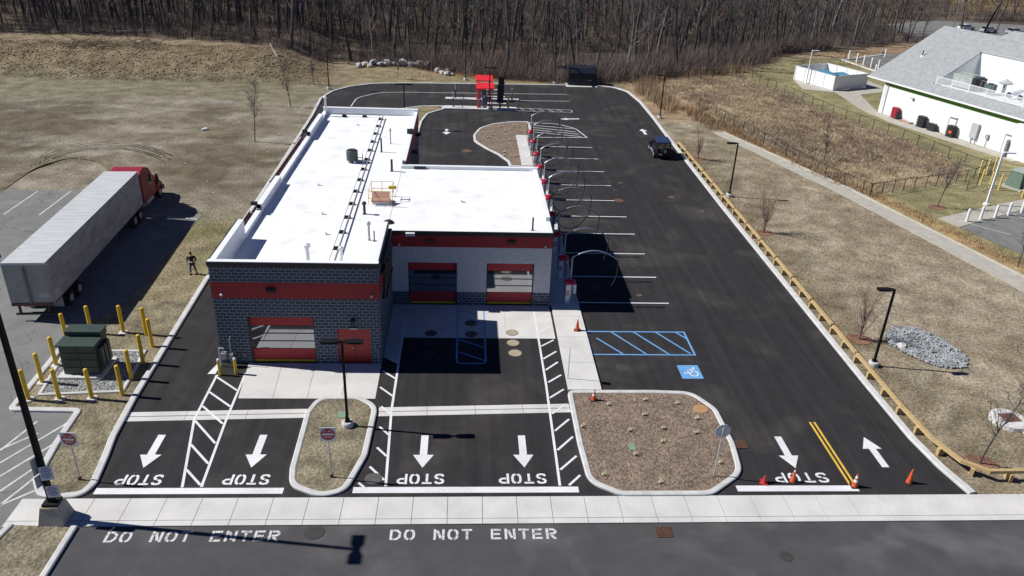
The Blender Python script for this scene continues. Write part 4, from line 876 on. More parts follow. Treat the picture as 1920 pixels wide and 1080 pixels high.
# ------------------------------------------------------------------ guard rail
gr=thing('guard_rail','long pale timber guard rail bending round the entrance','guard rail',(24.8,34,0))
RP=[(24.95,88.6),(24.78,41.0),(24.8,35.2),(24.95,32.4),(25.5,30.5),(26.5,29.7),(30.4,29.75)]
mb=MB()
L1=off(RP,.1,False);L2=off(RP,-.1,False)
for i in range(len(RP)-1):
    P=[L1[i],L1[i+1],L2[i+1],L2[i]]; d=Vector((RP[i+1][0]-RP[i][0],RP[i+1][1]-RP[i][1])); k=max(1,round(d.length/3.6))
    for j in range(k):
        def lp_(A,B,t): return (A[0]+(B[0]-A[0])*t,A[1]+(B[1]-A[1])*t)
        a,b=j/k+.002,(j+1)/k-.002; mb.prism([lp_(P[0],P[1],a),lp_(P[0],P[1],b),lp_(P[3],P[2],b),lp_(P[3],P[2],a)],.42,.60)
W(mb,'rail','wood',gr)
def along(P,step,s0=0):
    out=[];acc=s0
    for a,b in zip(P,P[1:]):
        v=Vector((b[0]-a[0],b[1]-a[1]));L=v.length;t=acc
        while t<L: out.append((a[0]+v.x*t/L,a[1]+v.y*t/L,math.atan2(v.y,v.x))); t+=step
        acc=t-L
    return out
for x,y,a in along(RP,1.83,.2):
    o=MB().box(-.09,.09,-.22,.22,-.1,.418).build('post','wood',gr); o.location=(x-24.8,y-34,0); o.rotation_euler.z=a
# ------------------------------------------------------------------ wire fences
def fence(pts,label,step=2.6,h=1.25,gates=()):
    o=Vector((pts[0][0],pts[0][1],0)); t=thing('wire_fence',label,'fence',o)
    P=[(x,y) for x,y in pts]; rail=MB(); wire=MB()
    rail.tube([(x-o.x,y-o.y,h) for x,y in P],.03,5); rail.tube([(x-o.x,y-o.y,.08) for x,y in P],.015,4)
    for a,b in zip(P,P[1:]): wire.add([(a[0]-o.x,a[1]-o.y,.05),(b[0]-o.x,b[1]-o.y,.05),(b[0]-o.x,b[1]-o.y,h),(a[0]-o.x,a[1]-o.y,h)],[(0,1,2,3)])
    rail.build('rail','fence',t); wire.build('mesh_infill','wire',t)
    for x,y,a in along(P,step)+[(P[-1][0],P[-1][1],0)]: MB().tube([(x-o.x,y-o.y,-.1),(x-o.x,y-o.y,h+.06)],.04,6).build('post','fence',t)
    return t
fence([(28.7,121.5),(32.6,126.6),(46.4,132.9)],'black wire fence along the far edge of the wet meadow')
fence([(47.3,129.4),(51.2,106.5),(55.2,93.2),(57.3,82.8),(58.6,80.0)],'black wire fence between the meadow and the white building')
fence([(32.9,108.9),(38.2,78.6),(40.6,72.4)],'faint black wire fence on the near side of the meadow')
fence([(40.7,72.5),(42.8,73.3),(45.8,74.6),(48.3,75.4),(50.6,76.3),(53.6,77.6),(58.0,80.1)],'black wire fence with gate frames at the meadow corner',1.55)
gt=thing('fence_gate','open black wire gate leaf swung out from the meadow fence','gate',(52.0,74.6,0))
MB().tube([(0,0,0),(0,0,1.45),(2.0,1.5,1.45),(2.0,1.5,0.05)],.04,6).tube([(0,0,.1),(2.0,1.5,.1)],.03,5).build('frame','fence',gt); MB().add([(0,0,.1),(2,1.5,.1),(2,1.5,1.4),(0,0,1.4)],[(0,1,2,3)]).build('mesh_infill','wire',gt)
# ------------------------------------------------------------------ white building
A_=Vector((58.97,108.53)); U=Vector((.2894,-.9572)); V_=Vector((.9572,.2894)); rzb=math.atan2(U.y,U.x)
WBd=thing('white_building','long white building with grey shingle roof and green trim','building',(A_.x,A_.y,0),rzb)
# local frame: x along the wall towards the viewer, y = into the building (local +y)
Le=31; EH=4.45
def LB(mb,name,m,par=WBd,**k): return mb.build(name,m,par,**k)
LB(MB().box(0,Le,0,.3,0,EH-.62).box(0,.3,.3,22,0,EH-.62).box(Le-.3,Le,.3,22,0,EH-.62).box(.3,Le-.3,21.7,22,0,EH-.62).add([(-.05,.0,EH-.1),(-.05,22,EH-.1),(-.05,11,10.6)],[(0,1,2)]),'wall','wsid')
LB(MB().box(-.06,.34,-.05,.0,0,EH-.36).box(-.06,-.0,.0,.4,0,EH-.36),'corner_board','vin')
LB(MB().tube([(.75,-.1,0),(.75,-.1,EH-.4)],.05,6),'downpipe','lgrey')
LB(MB().box(.0,Le,-.04,.3,EH-.62,EH-.1),'trim_band','gtrim')
sl=(11.3-4.6)/11.9
def rz_(y): return 4.6+sl*(y+.4)
def slab(mb,x0,x1,y0,y1,t=.12,dz=0):
    mb.add([(x0,y0,rz_(y0)+dz),(x1,y0,rz_(y0)+dz),(x1,y1,rz_(y1)+dz),(x0,y1,rz_(y1)+dz),(x0,y0,rz_(y0)+dz-t),(x1,y0,rz_(y0)+dz-t),(x1,y1,rz_(y1)+dz-t),(x0,y1,rz_(y1)+dz-t)],[(0,1,2,3),(7,6,5,4),(0,4,5,1),(1,5,6,2),(2,6,7,3),(3,7,4,0)])
rf=MB(); WX,WY0,WY1=7.0,1.15,8.1
slab(rf,-3.1,WX,-.4,11.5); slab(rf,WX,Le+.5,-.4,WY0); slab(rf,WX,Le+.5,WY1,11.5)
rf.add([(-3.1,11.5,11.3),(Le+.5,11.5,11.3),(Le+.5,23.4,4.6),(-3.1,23.4,4.6)],[(0,1,2,3)])
rf.add([(6.2,10.9,rz_(10.9)+.03),(Le+.5,10.9,rz_(10.9)+.03),(Le+.5,12.6,12.1),(7.2,12.6,12.1)],[(0,1,2,3)])
rfo=LB(rf,'roof','shing')
LB(MB().box(-3.1,Le+.5,-.56,-.4,4.40,4.58),'gutter','vin'); LB(MB().box(-3.0,Le,-.4,-.04,4.36,4.40),'soffit','vin')
LB(MB().add([(-3.13,-.4,4.42),(-3.13,11.5,11.12),(-3.13,11.5,11.3),(-3.13,-.4,4.6)],[(0,1,2,3)]),'rake_board','vin')
# roof well
wl=MB(); zf=5.25; zt=rz_(WY1)
wl.box(WX,Le,WY1,WY1+.12,zf,zt-.02); 
wl.add([(WX,WY0,zf),(WX,WY1,zf),(WX,WY1,zt),(WX,WY0,rz_(WY0))],[(0,1,2,3)])
LB(wl,'well_wall','wsid'); LB(MB().box(WX,Le,WY0,WY1,zf-.1,zf),'well_floor','parap'); LB(MB().box(WX-.1,Le,WY1-.06,WY1,zt-.02,zt+.2).box(WX-.12,WX-.02,WY1-.3,WY1,zf,zt+.1),'well_trim','lgrey')
bl=thing('tmp','x','x'); bpy.data.objects.remove(bl)
rl=MB(); 
for k in range(10):
    x=WX+.3+2.6*k; rl.box(x,x+.1,WY0-.05,WY0+.05,rz_(WY0)-.05,rz_(WY0)+1.1)
rl.box(WX+.3,Le,WY0-.03,WY0+.03,rz_(WY0)+.98,rz_(WY0)+1.05).box(WX+.3,Le,WY0-.03,WY0+.03,rz_(WY0)+.1,rz_(WY0)+.16)
rl.box(WX+.27,WX+.33,WY0+.05,WY0+3.2,rz_(WY0)+.98,rz_(WY0)+1.05)
b0=LB(rl,'balustrade','vin'); bb=MB()
for k in range(190):
    x=WX+.42+k*.125
    if x<Le: bb.box(x,x+.04,WY0-.02,WY0+.02,rz_(WY0)+.16,rz_(WY0)+.98)
bb.build('balusters','vin',b0)
def onb(name,label,cat,x,y,z): return thing(name,label,cat,(A_.x+U.x*x+V_.x*y,A_.y+U.y*x+V_.y*y,z),rzb)
au=onb('rooftop_unit','large sage metal air unit in the roof well of the white building','air conditioner',9.6,4.3,zf)
MB().box(-1.7,1.3,-1.1,1.1,.2,1.75).build('casing','mgreen',au,bev=.03); MB().box(1.3,1.75,-1.05,1.05,.25,1.6).build('coil_section','dark',au); MB().box(-1.6,1.6,-1.0,1.0,0,.2).build('skid','dark',au)
MB().box(-1.2,-.7,-1.13,-1.1,.6,1.3).box(-.3,.1,-1.13,-1.1,.5,1.4).box(.3,.6,-1.13,-1.1,.4,1.1).box(-.9,-.4,-1.13,-1.1,1.45,1.55).build('service_panels','lgrey',au); MB().box(.6,1.2,-.4,.4,1.752,1.78).build('roof_grille','dark',au)
a2=onb('rooftop_unit','small dark condenser with pipes beside the large sage unit','air conditioner',13.0,4.2,zf)
MB().box(-.55,.55,-.5,.5,.3,1.3).build('casing',pm('teal_grey',(.09,.12,.12),.5,.1),a2,bev=.03); MB().tube([(-.9,-.7,0),(-.9,-.7,1.6),(.9,-.7,1.6),(.9,-.7,0)],.035,6).tube([(-.9,.7,0),(-.9,.7,1.6),(.9,.7,1.6),(.9,.7,0)],.035,6).build('pipe_frame','gal',a2); MB().lathe(0,0,[(.4,1.3),(.4,1.36),(.05,1.38)],16).build('fan_grille','dark',a2)
a3=onb('exhaust_hood','grey pagoda exhaust hood in the roof well','vent',13.3,6.3,zf)
MB().cyl(0,0,0,1.3,.25).build('duct','gal',a3); MB().lathe(0,0,[(.8,1.3),(.85,1.5),(.2,1.85),(.03,2.0)],12).build('hood','lgrey',a3)
for i,(x,l) in enumerate(((15.6,'left round dark duct mouth in the white well wall'),(17.2,'right round dark duct mouth in the white well wall'))):
    a4=onb('duct_mouth',l,'vent',x,5.0,zf); a4.rotation_euler.z=rzb
    MB().tube([(0,1.5,.9),(0,0,.6),(0,-.5,.5)],.42,14).build('duct','sign',a4); MB().tube([(0,-.5,.5),(0,-.56,.49)],.36,14).build('opening','dark',a4)
a5=onb('plumbing_vent','thin dark plumbing vent on the grey shingle roof','vent',.2,5.2,rz_(5.2)); MB().cyl(0,0,-.1,.75,.07).build('pipe','dark',a5); MB().lathe(0,0,[(.25,-.1),(.15,.05),(.08,.1)],12).build('flashing','sign',a5)
# things along the white wall
def pu(px,py): 
    p=g(px,py); return (Vector((p.x,p.y))-A_).dot(U)
t=onb('red_locker','red metal locker standing against the white wall','locker',pu(1672,222),-.5,0.02); MB().box(-.45,.45,-.3,.3,.1,1.5).build('cabinet','trred',t,bev=.02); MB().box(.46,.75,-.3,.25,.0,.8).build('side_bin','dark',t,bev=.03)
t=onb('pallet_pile','low pile of planks lying by the white wall','pile',pu(1700,229),-.5,0.02); MB().box(-.9,.9,-.35,.25,0,.12,rz=.1).box(-.7,1.1,-.3,.3,.12,.2,rz=-.08).build('planks','hatch',t); MB().box(.3,1.2,-.35,.1,.2,.3).build('grating','lgrey',t)
def crates(px,py,label,orange=False,wide=1.0):
    t=onb('crate_stack',label,'crates',pu(px,py),-.5,.02)
    for k in range(5): MB().box(-.5,.5*wide,-.32,.3,k*.3+.01,k*.3+.27,rz=.03*(k%3-1)).build('crate','dark',t,bev=.02)
    for k in range(6): MB().box(-.78,-.54,-.32,.05,.06+k*.24,.16+k*.24).build('tray','lgrey',t)
    if orange: MB().box(-.1,.35,-.4,-.33,.5,.85).build('orange_tub','orange',t)
crates(1731,238,'stack of black crates with pale trays, left of the white door'); crates(1793,256,'stack of black crates with an orange tub, right of the white door',True)
t=onb('low_crates','low black crates beside the left stack','crates',pu(1748,245),-.5,.02); MB().box(-.55,.55,-.3,.3,0,.8).build('crate','dark',t,bev=.03); MB().box(-.5,.5,-.25,.25,.8,.95).build('lid','cap',t)
def wdoor(px,label):
    o=MB().box(-.48,.48,-.06,-.003,.02,2.15).build('door','vin',WBd); o.location=(px,0,0); o['label']=label
    q=MB().box(-.62,-.5,-.09,-.004,0,2.25).box(.5,.62,-.09,-.004,0,2.25).box(-.5,.5,-.09,-.004,2.16,2.25).build('door_frame','lgrey',o); MB().box(.3,.4,-.12,-.06,.95,1.05).build('handle','gal',o)
    MB().box(-.6,.6,-.25,-.01,2.4,2.46).build('door_hood','vin',o)
wdoor(pu(1779,254),'white door between two crate stacks'); wdoor(pu(1866,290),'white door beside the grey screen panel')
o=LB(MB().box(-.5,.5,-.35,-.01,.7,2.5),'meter_cabinet','lgrey'); o.location.x=pu(1828,268); LB(MB().box(-.35,-.25,-.2,-.1,0,.7).box(.25,.35,-.2,-.1,0,.7),'cabinet_leg','vin').location.x=pu(1828,268)
o=LB(MB().box(-.2,.2,-.25,-.01,1.1,1.65).tube([(0,-.12,0),(0,-.12,1.1)],.04,6),'electric_meter','mgreen'); o.location.x=pu(1850,276)
o=LB(MB().box(-.05,.03,-1.5,-.01,0,2.1),'screen_panel','lgrey'); o.location.x=pu(1885,296)-.4
for px,z in ((1702,3.2),(1912,3.2)): 
    o=LB(MB().box(-.2,.2,-.3,-.01,-.1,.1),'wall_light','lgrey'); o.location=(pu(1647+ (1702-1647),228)*1.0 if px==1702 else 21.8,0,z)
o=LB(MB().box(21.9,31,-1.0,-.001,0,EH-.4),'wall_pier','wsid')
# bin store enclosure
en=thing('bin_store','white vinyl panel enclosure with posts round blue bins','bin store',(58.06,122.2,.02))
EP=[(0,0),(-3.2,8.1),(3.6,11.6),(6.8,3.15)]; hh_=2.25
for i in range(4):
    a,b=EP[i],EP[(i+1)%4]; d=Vector((b[0]-a[0],b[1]-a[1])); L=d.length; d.normalize(); n=Vector((-d.y,d.x))*.04
    P=[(a[0]+n.x,a[1]+n.y),(b[0]+n.x,b[1]+n.y),(b[0]-n.x,b[1]-n.y),(a[0]-n.x,a[1]-n.y)]
    MB().prism(P,.05,hh_-.1).build('panel','vin',en)
    k=4 if i!=3 else 2
    for j in range(k): 
        q=(a[0]+d.x*L*j/k,a[1]+d.y*L*j/k); MB().box(q[0]-.09,q[0]+.09,q[1]-.09,q[1]+.09,0,hh_+.06).build('post','vin',en)
    MB().tube([(a[0],a[1],hh_-.05),(b[0],b[1],hh_-.05)],.07,4).build('top_rail','vin',en)
for i,(x,y,s) in enumerate(((59.2,127.3,1.15),(61.4,125.6,1.15))):
    t=thing('waste_container','blue waste container, %s inside the white enclosure'%['left one','right one'][i],'waste container',(x,y,.02),.42); MB().frustum(-1.0*s,1.0*s,-.9*s,1.5*s,0,1.5,-.08,0).build('body','bluet',t); MB().add([(-1.05*s,-.95*s,1.55),(1.05*s,-.95*s,1.55),(1.05*s,1.55*s,1.95),(-1.05*s,1.55*s,1.95)],[(0,1,2,3)]).build('lid','bluet',t)
# white lamps, posts, yellow bollards on the right
def wlamp(px,py,h,ang,label):
    p=g(px,py); t=thing('white_street_lamp',label,'lamp post',(p.x,p.y,0)); MB().lathe(0,0,[(.3,-.1),(.3,.16),(.12,.2)],14).build('base','sign',t); MB().frustum(-.085,.085,-.085,.085,.15,h,.015,.015).build('pole','vin',t)
    o=MB().box(0,1.15,-.16,.16,-.06,.05).build('lamp_head','vin',t); o.location=(0,0,h); o.rotation_euler.z=ang
wlamp(1849,384,5.35,-.15,'white lamp post behind the row of white bollards'); wlamp(1511,157,5.3,0,'white lamp post at the corner of the white bin store')
for i,(px,py) in enumerate(((1812,415),(1838,411),(1865,408),(1890,403),(1915,398))):
    p=g(px,py,.03); bollard(p.x,p.y,1.25,.12,'vin','white round bollard, %s from the left beside the grey bays'%ORD[i].replace('nearest','first'),'white bollards edging the right-hand bays',z0=.03)
WPN=['leftmost in the row','second in the row','third in the row','fourth in the row','rightmost in the row','short one in front of the row','alone farther back']
for i,(px,py,h) in enumerate(((1591,111,1.6),(1606,117,1.7),(1619,121,1.7),(1633,126,1.7),(1646,131,1.75),(1641,135,1.3),(1659,107,1.5))):
    p=g(px,py); bollard(p.x,p.y,h,.17,'vin','distant white post behind the bin store, '+WPN[i],'white posts edging the far lot')
YL=['back row, left','back row, middle','back row, right','front row, left','front row, middle','front row, right','partly cut by the frame']
for i,(px,py) in enumerate(((1835,328),(1849,326),(1863,320),(1838,346),(1855,351),(1872,356),(1916,370))):
    p=g(px,py); bollard(p.x,p.y,1.7,.1,'ybR','faded yellow bollard at the right transformer, '+YL[i],'faded yellow bollards by the right transformer')
t=thing('transformer_cabinet','sage green transformer cabinet cut by the right frame edge','transformer',(58.6,76.2,0),.45)
MB().box(-1.4,1.4,-1.2,1.2,-.05,.1).build('pad','concold',t); MB().frustum(-1.1,1.1,-.8,.8,.1,1.75,.12,.12).build('cabinet',pm('sage_paint',(.13,.19,.14),.6,.1),t); MB().box(-1.05,1.05,-.75,.75,1.76,1.84).build('lid','mgreen',t)
# culvert grate at the far right and covers
def disc(x,y,r,m,label,name='manhole_cover',z=.012,ring=True):
    t=thing(name,label,'manhole cover',(x,y,0)); MB().lathe(0,0,[(r,z),(r,z+.006),(r*.2,z+.008)],22).build('cover',m,t)
    if ring and not m.startswith('patch'): MB().lathe(0,0,[(r*1.12,z-.004),(r*1.12,z),(r*1.02,z+.001)],22).build('frame','iron',t)
for x,y,r,m,l in ((-2.16,44.04,.36,'iron','dark cover on the shaded left bay apron'),(-2.2,42.69,.34,'dark','black cover on asphalt below the left bay, upper'),(-2.18,41.52,.34,'dark','black cover on asphalt below the left bay, lower'),(.43,45.43,.36,'iron','dark cover inside the blue hatching, upper'),(.43,43.94,.36,'iron','dark cover inside the blue hatching, lower'),(3.12,44.19,.36,'tan','sunlit cover on the right bay apron'),(3.12,42.89,.38,'tan','tan cover on asphalt right bay, upper'),(3.19,41.65,.4,'tan','tan cover on asphalt right bay, lower'),(-4.32,29.89,.42,'patch1','grey cover beside the tip of the turf island'),(-6.54,26.36,.45,'patch2','dark cover in the road between the two DO NOT ENTER texts'),(14.24,24.69,.3,'patch2','dark cover low in the road at the right'),(9.68,39.98,.42,'patch2','faint cover in the accessible bay'),(.03,84.9,.5,'rust','rusty cover in the loop behind the building'),(14.6,69.7,.42,'rust','rusty cover at the end of a bay line'),(20.0,70.9,.3,'rust','small rusty cover in the wide drive'),):
    disc(x,y,r,m,l,z=.012)
def grate(x,y,sx,sy_,label,n=9,rz=0,z=.014):
    t=thing('drain_grate',label,'drain grate',(x,y,0),rz); MB().box(-sx/2,sx/2,-sy_/2,sy_/2,z-.008,z).build('pit','dark',t); m=MB()
    for k in range(n+1): q=-sx/2+sx*k/n; m.box(q-.016,q+.016,-sy_/2,sy_/2,z+.002,z+.02)
    for k in range(6): q=-sy_/2+sy_*k/5; m.box(-sx/2,sx/2,q-.016,q+.016,z+.021,z+.03)
    m.build('bars','rust',t)
grate(9.12,26.2,.72,.62,'rusty square grate in the road below the mulch island'); grate(14.65,32.5,.62,.6,'rusty square grate beside the mulch island kerb')
cb=thing('catch_basin','white concrete catch basin with dark square grate in the grass','catch basin',(30.8,34.6,0),.05); MB().lathe(0,0,[(1.0,-.05),(.98,.2),(.85,.26),(.1,.26)],26).build('collar','conc',cb); m_=MB().box(-.5,.5,-.4,.4,.262,.27); m_.build('grate','rust',cb)
o=MB().lathe(0,0,[(.45,0),(.4,.15),(.2,.22)],9).build('concrete_lump','conc'); o.location=(31.4,33.4,0); tag(o,'small pale concrete lump beside the white catch basin','rock')
for p,l in (((-6.95,35.3,.09),'pale green box lid in the small turf island'),((8.86,32.25,.09),'green valve box lid in the mulch island')):
    pass
for (px,py,w_,l) in ((641,778,.42,'pale green box lid in the small turf island'),(1185,838,.36,'green valve box lid in the mulch island')):
    p=g(px,py,.09); o=MB().box(-w_/2,w_/2,-.28,.28,0,.03).build('valve_box_lid',pm('lid_green%d'%px,(.20,.30,.20),.7,.1)); o.location=p; tag(o,l,'lid')
p=g(1314,767,.09); o=MB().lathe(0,0,[(.42,0),(.4,.03),(.05,.03)],20).build('round_cover',pm('clay',(.42,.24,.11),.8,.1)); o.location=p; tag(o,'round clay coloured cover in the corner of the mulch island','cover')
# ------------------------------------------------------------------ lorry
tk=thing('articulated_lorry','long grey-white semi trailer behind a red sleeper cab tractor','lorry',(-27.45,45.35,0),R(3.3))
MB().box(-1.3,1.3,0,18.0,1.12,1.2).build('trailer_floor','dark',tk)
MB().box(-1.3,-1.26,.05,18.0,1.2,4.0).box(1.26,1.3,.05,18.0,1.2,4.0).box(-1.26,1.26,17.96,18.0,1.2,4.0).build('trailer_side','trs',tk)
MB().box(-1.3,1.3,0,18.02,4.001,4.05).build('trailer_roof','trw',tk)
m_=MB(); 
for k in range(28): m_.box(-1.29,1.29,.3+k*.64,.33+k*.64,4.051,4.055)
m_.build('roof_seams','trw',tk)
o=MB().box(-1.315,-1.29,0,.08,1.1,4.02).box(1.29,1.315,0,.08,1.1,4.02).box(-1.29,1.29,-.02,.04,3.88,4.0).build('rear_frame','trw',tk)
for s in (-1,1):
    d=MB().box(min(s*.03,s*1.26),max(s*.03,s*1.26),-.03,.05,1.28,3.87).build('rear_door','trd',tk)
    MB().tube([(s*.14,-.06,1.2),(s*.14,-.06,3.86)],.016,6).tube([(s*.05,-.06,1.2),(s*.05,-.06,3.86)],.016,6).build('lock_rod','galp',d)
    MB().box(s*.2,s*.55 if s>0 else s*.12,-.05,-.03,1.55,1.6).v
MB().box(-1.28,1.28,-.06,.08,1.06,1.26).build('rear_sill','rust',tk)
MB().box(.55,1.1,-.045,-.031,1.65,2.0).build('notice_plate','lgrey',tk)
MB().box(-.95,-.83,-.02,.1,.48,1.1).box(.83,.95,-.02,.1,.48,1.1).box(-1.15,1.15,-.06,.06,.42,.54).build('underrun_bar','cap',tk)
MB().box(1.32,1.34,.2,1.1,1.3,2.0).build('pale_patch','trw',tk)
def wheel(par,x,y,r=.5,w_=.26,rim='lgrey'):
    t=MB().tube([(x-w_/2,y,r),(x+w_/2,y,r)],r,20).build('wheel','rub',par,smooth=False)
    s=1 if x>0 else -1; MB().tube([(x+s*(w_/2-.06),y,r),(x+s*(w_/2+.012),y,r)],[r*.58,r*.5],14).build('rim',rim,t)
for y in (2.2,3.6):
    for x in (-1.13,1.13): wheel(tk,x,y,.5,.5)
MB().box(-1.25,-.55,1.2,1.24,.35,1.1).build('mud_flap','lgrey',tk); MB().box(.55,1.25,1.2,1.24,.35,1.1).build('mud_flap','lgrey',tk)
MB().box(-.6,.6,1.4,4.6,.75,1.1).build('bogie_frame','cap',tk)
MB().tube([(-.85,13.0,.1),(-.85,13.0,1.15)],.07,6).tube([(.85,13.0,.1),(.85,13.0,1.15)],.07,6).build('landing_leg','cap',tk)
# faded ghost lettering on the side
gl=MB()
def gst(y,z,pts,w_=.055):
    for a,b in zip(pts,pts[1:]):
        dy,dz=b[0]-a[0],b[1]-a[1]; L=math.hypot(dy,dz) or 1; n=(-dz/L*w_/2,dy/L*w_/2)
        gl.add([(1.3025,y+a[0]+n[0],z+a[1]+n[1]),(1.3025,y+a[0]-n[0],z+a[1]-n[1]),(1.3025,y+b[0]-n[0],z+b[1]-n[1]),(1.3025,y+b[0]+n[0],z+b[1]+n[1])],[(0,1,2,3)])
gst(7.0,2.3,[(0,0),(.06,.9)],.13); gst(7.35,2.3,[(0,0),(.06,.95)],.13); gst(7.7,2.3,[(0,0),(.05,.8),(.2,.95),(.35,.8),(.4,0)],.08)
for k in range(6): gst(8.6+k*.62,2.35,[(0,0),(.03,.42),(.28,.42),(.3,.0)] if k%2 else [(0,.42),(.3,.4),(.28,0),(0,.02),(0,.42)],.045)
gst(12.5,2.3,[(.1,0),(.12,.85)],.07); gst(12.4,2.8,[(0,0),(.45,0)],.06)
gl.build('faded_lettering',pm('ghost_paint',(.22,.22,.23),.8,.25,3),tk)
# tractor
def side(P,a,b,name,m,par=tk,bev=.05): return MB().extr(P,0,a,b).build(name,m,par,bev=bev)
side([(18.65,1.05),(18.65,3.55),(18.9,3.78),(19.9,3.85),(20.9,3.45),(21.6,2.55),(22.0,2.2),(22.0,1.0)],-1.22,1.22,'cab','trred')
side([(21.95,.95),(21.95,2.1),(23.6,1.85),(24.15,1.55),(24.3,.8),(23.9,.6)],-.85,.85,'bonnet','trred')
side([(22.25,.75),(22.3,1.25),(22.7,1.5),(23.3,1.5),(23.75,1.2),(23.9,.7),(23.7,.7),(23.4,1.05),(22.8,1.1),(22.45,.75)],.8,1.22,'front_wing','trred'); side([(22.25,.75),(22.3,1.25),(22.7,1.5),(23.3,1.5),(23.75,1.2),(23.9,.7),(23.7,.7),(23.4,1.05),(22.8,1.1),(22.45,.75)],-1.22,-.8,'front_wing','trred')
MB().add([(-1.05,21.02,3.36),(1.05,21.02,3.36),(1.1,21.63,2.6),(-1.1,21.63,2.6)],[(0,1,2,3)]).build('windscreen','cglass',tk)
for s in (-1,1): MB().add([(s*1.232,20.3,2.0),(s*1.232,21.6,2.0),(s*1.232,21.45,2.5),(s*1.232,20.95,2.95),(s*1.232,20.3,2.95)],[(0,1,2,3,4)]).build('side_window','cglass',tk)
MB().box(-1.15,1.15,18.4,18.66,1.2,3.3).build('rear_cab_panel','cap',tk)
MB().tube([(-.95,18.62,3.7),(-.95,18.4,3.86),(.95,18.4,3.86),(.95,18.62,3.7)],.03,6).build('roof_rail','sign',tk)
for s in (-1,1):
    q=MB().box(min(s*1.45,s*1.62),max(s*1.45,s*1.62),21.55,21.68,2.0,2.65).build('mirror','cap',tk); MB().tube([(s*1.2,21.5,2.55),(s*1.5,21.6,2.6)],.025,5).tube([(s*1.2,21.5,2.05),(s*1.5,21.6,2.1)],.025,5).build('mirror_arm','cap',q)
MB().tube([(1.0,18.55,1.1),(1.0,18.55,3.3)],.09,10).build('exhaust','gal',tk)
MB().box(-.45,.45,15.2,24.0,.6,.95).build('chassis','cap',tk); MB().box(-1.15,1.15,24.25,24.4,.35,.85).build('front_bumper','gal',tk)
for s in (-1,1): MB().tube([(s*.95,19.3,.75),(s*.95,21.0,.75)],.3,14).build('fuel_tank','gal',tk); wheel(tk,s*1.02,23.0,.52,.3); wheel(tk,s*.98,17.2,.52,.5); wheel(tk,s*.98,15.9,.52,.5)
MB().box(-.7,-.45,24.15,24.32,.95,1.2).box(.45,.7,24.15,24.32,.95,1.2).build('headlight','sign',tk)
# ------------------------------------------------------------------ off-roader
jp=thing('off_roader','dark navy boxy off-roader with spare wheel driving away','car',(21.95,85.3,0),R(-1.5))
def ex(P,a,b,name,m,bev=.03,par=jp): return MB().extr(P,0,a,b).build(name,m,par,bev=bev)
ex([(-2.05,.55),(-2.05,1.12),(-1.95,1.18),(1.0,1.18),(1.05,1.1),(2.1,1.02),(2.15,.55),(1.6,.5),(-1.5,.5)],-.82,.82,'body','navyb')
ex([(-2.02,1.18),(-1.95,1.84),(.35,1.86),(.78,1.2)],-.78,.78,'cabin','navyb',.04)
ex([(-2.02,1.84),(-1.98,1.93),(.3,1.95),(.4,1.86)],-.79,.79,'soft_top','navy')
for s in (-1,1):
    MB().add([(s*.785,-1.75,1.25),(s*.785,-.75,1.25),(s*.785,-.78,1.75),(s*.785,-1.72,1.75)],[(0,1,2,3)]).add([(s*.785,-.6,1.25),(s*.785,.55,1.25),(s*.785,.28,1.76),(s*.785,-.6,1.76)],[(0,1,2,3)]).build('side_window','cglass',jp)
    ex([(1.0,.75),(1.05,1.05),(1.9,1.0),(2.05,.7)],s*.8 if s>0 else -1.0,1.0 if s>0 else -.8,'front_wing','navyb',.02); ex([(-1.85,.72),(-1.7,1.02),(-1.0,1.02),(-.85,.72)],.8 if s>0 else -1.0,1.0 if s>0 else -.8,'rear_wing','navyb',.02)
    ex([(-.85,.42),(-.85,.5),(1.0,.5),(1.0,.42)],.8 if s>0 else -.98,.98 if s>0 else -.8,'side_step','gal',0)
    q=MB().box(min(s*.82,s*1.02),max(s*.82,s*1.02),.5,.58,1.15,1.38).build('mirror','cap',jp)
    for y in (-1.38,1.42): wheel(jp,s*.84,y,.41,.27,'gal')
    MB().box(min(s*.62,s*.8),max(s*.62,s*.8),-2.11,-2.05,.78,1.0).build('tail_light','tail',jp); MB().lathe(s*.55,0,[(.1,0),(.01,.02)],10).v
MB().add([(-.66,-2.035,1.25),(.66,-2.035,1.25),(.62,-1.975,1.76),(-.62,-1.975,1.76)],[(0,1,2,3)]).build('rear_window','cglass',jp)
sw=MB().tube([(.08,-2.1,1.0),(.08,-2.36,1.0)],.4,20).build('spare_wheel','rub',jp); MB().tube([(.08,-2.36,1.0),(.08,-2.375,1.0)],.2,14).build('rim','gal',sw)
MB().box(-.85,.85,-2.25,-2.1,.5,.68).build('rear_bumper','cap',jp); MB().box(-.55,-.2,-2.265,-2.252,.53,.66).build('number_plate','sign',jp); MB().box(-.8,.8,2.15,2.3,.5,.68).build('front_bumper','cap',jp)
MB().box(-.75,-.5,2.1,2.17,.78,.98).box(.5,.75,2.1,2.17,.78,.98).build('headlight','sign',jp)
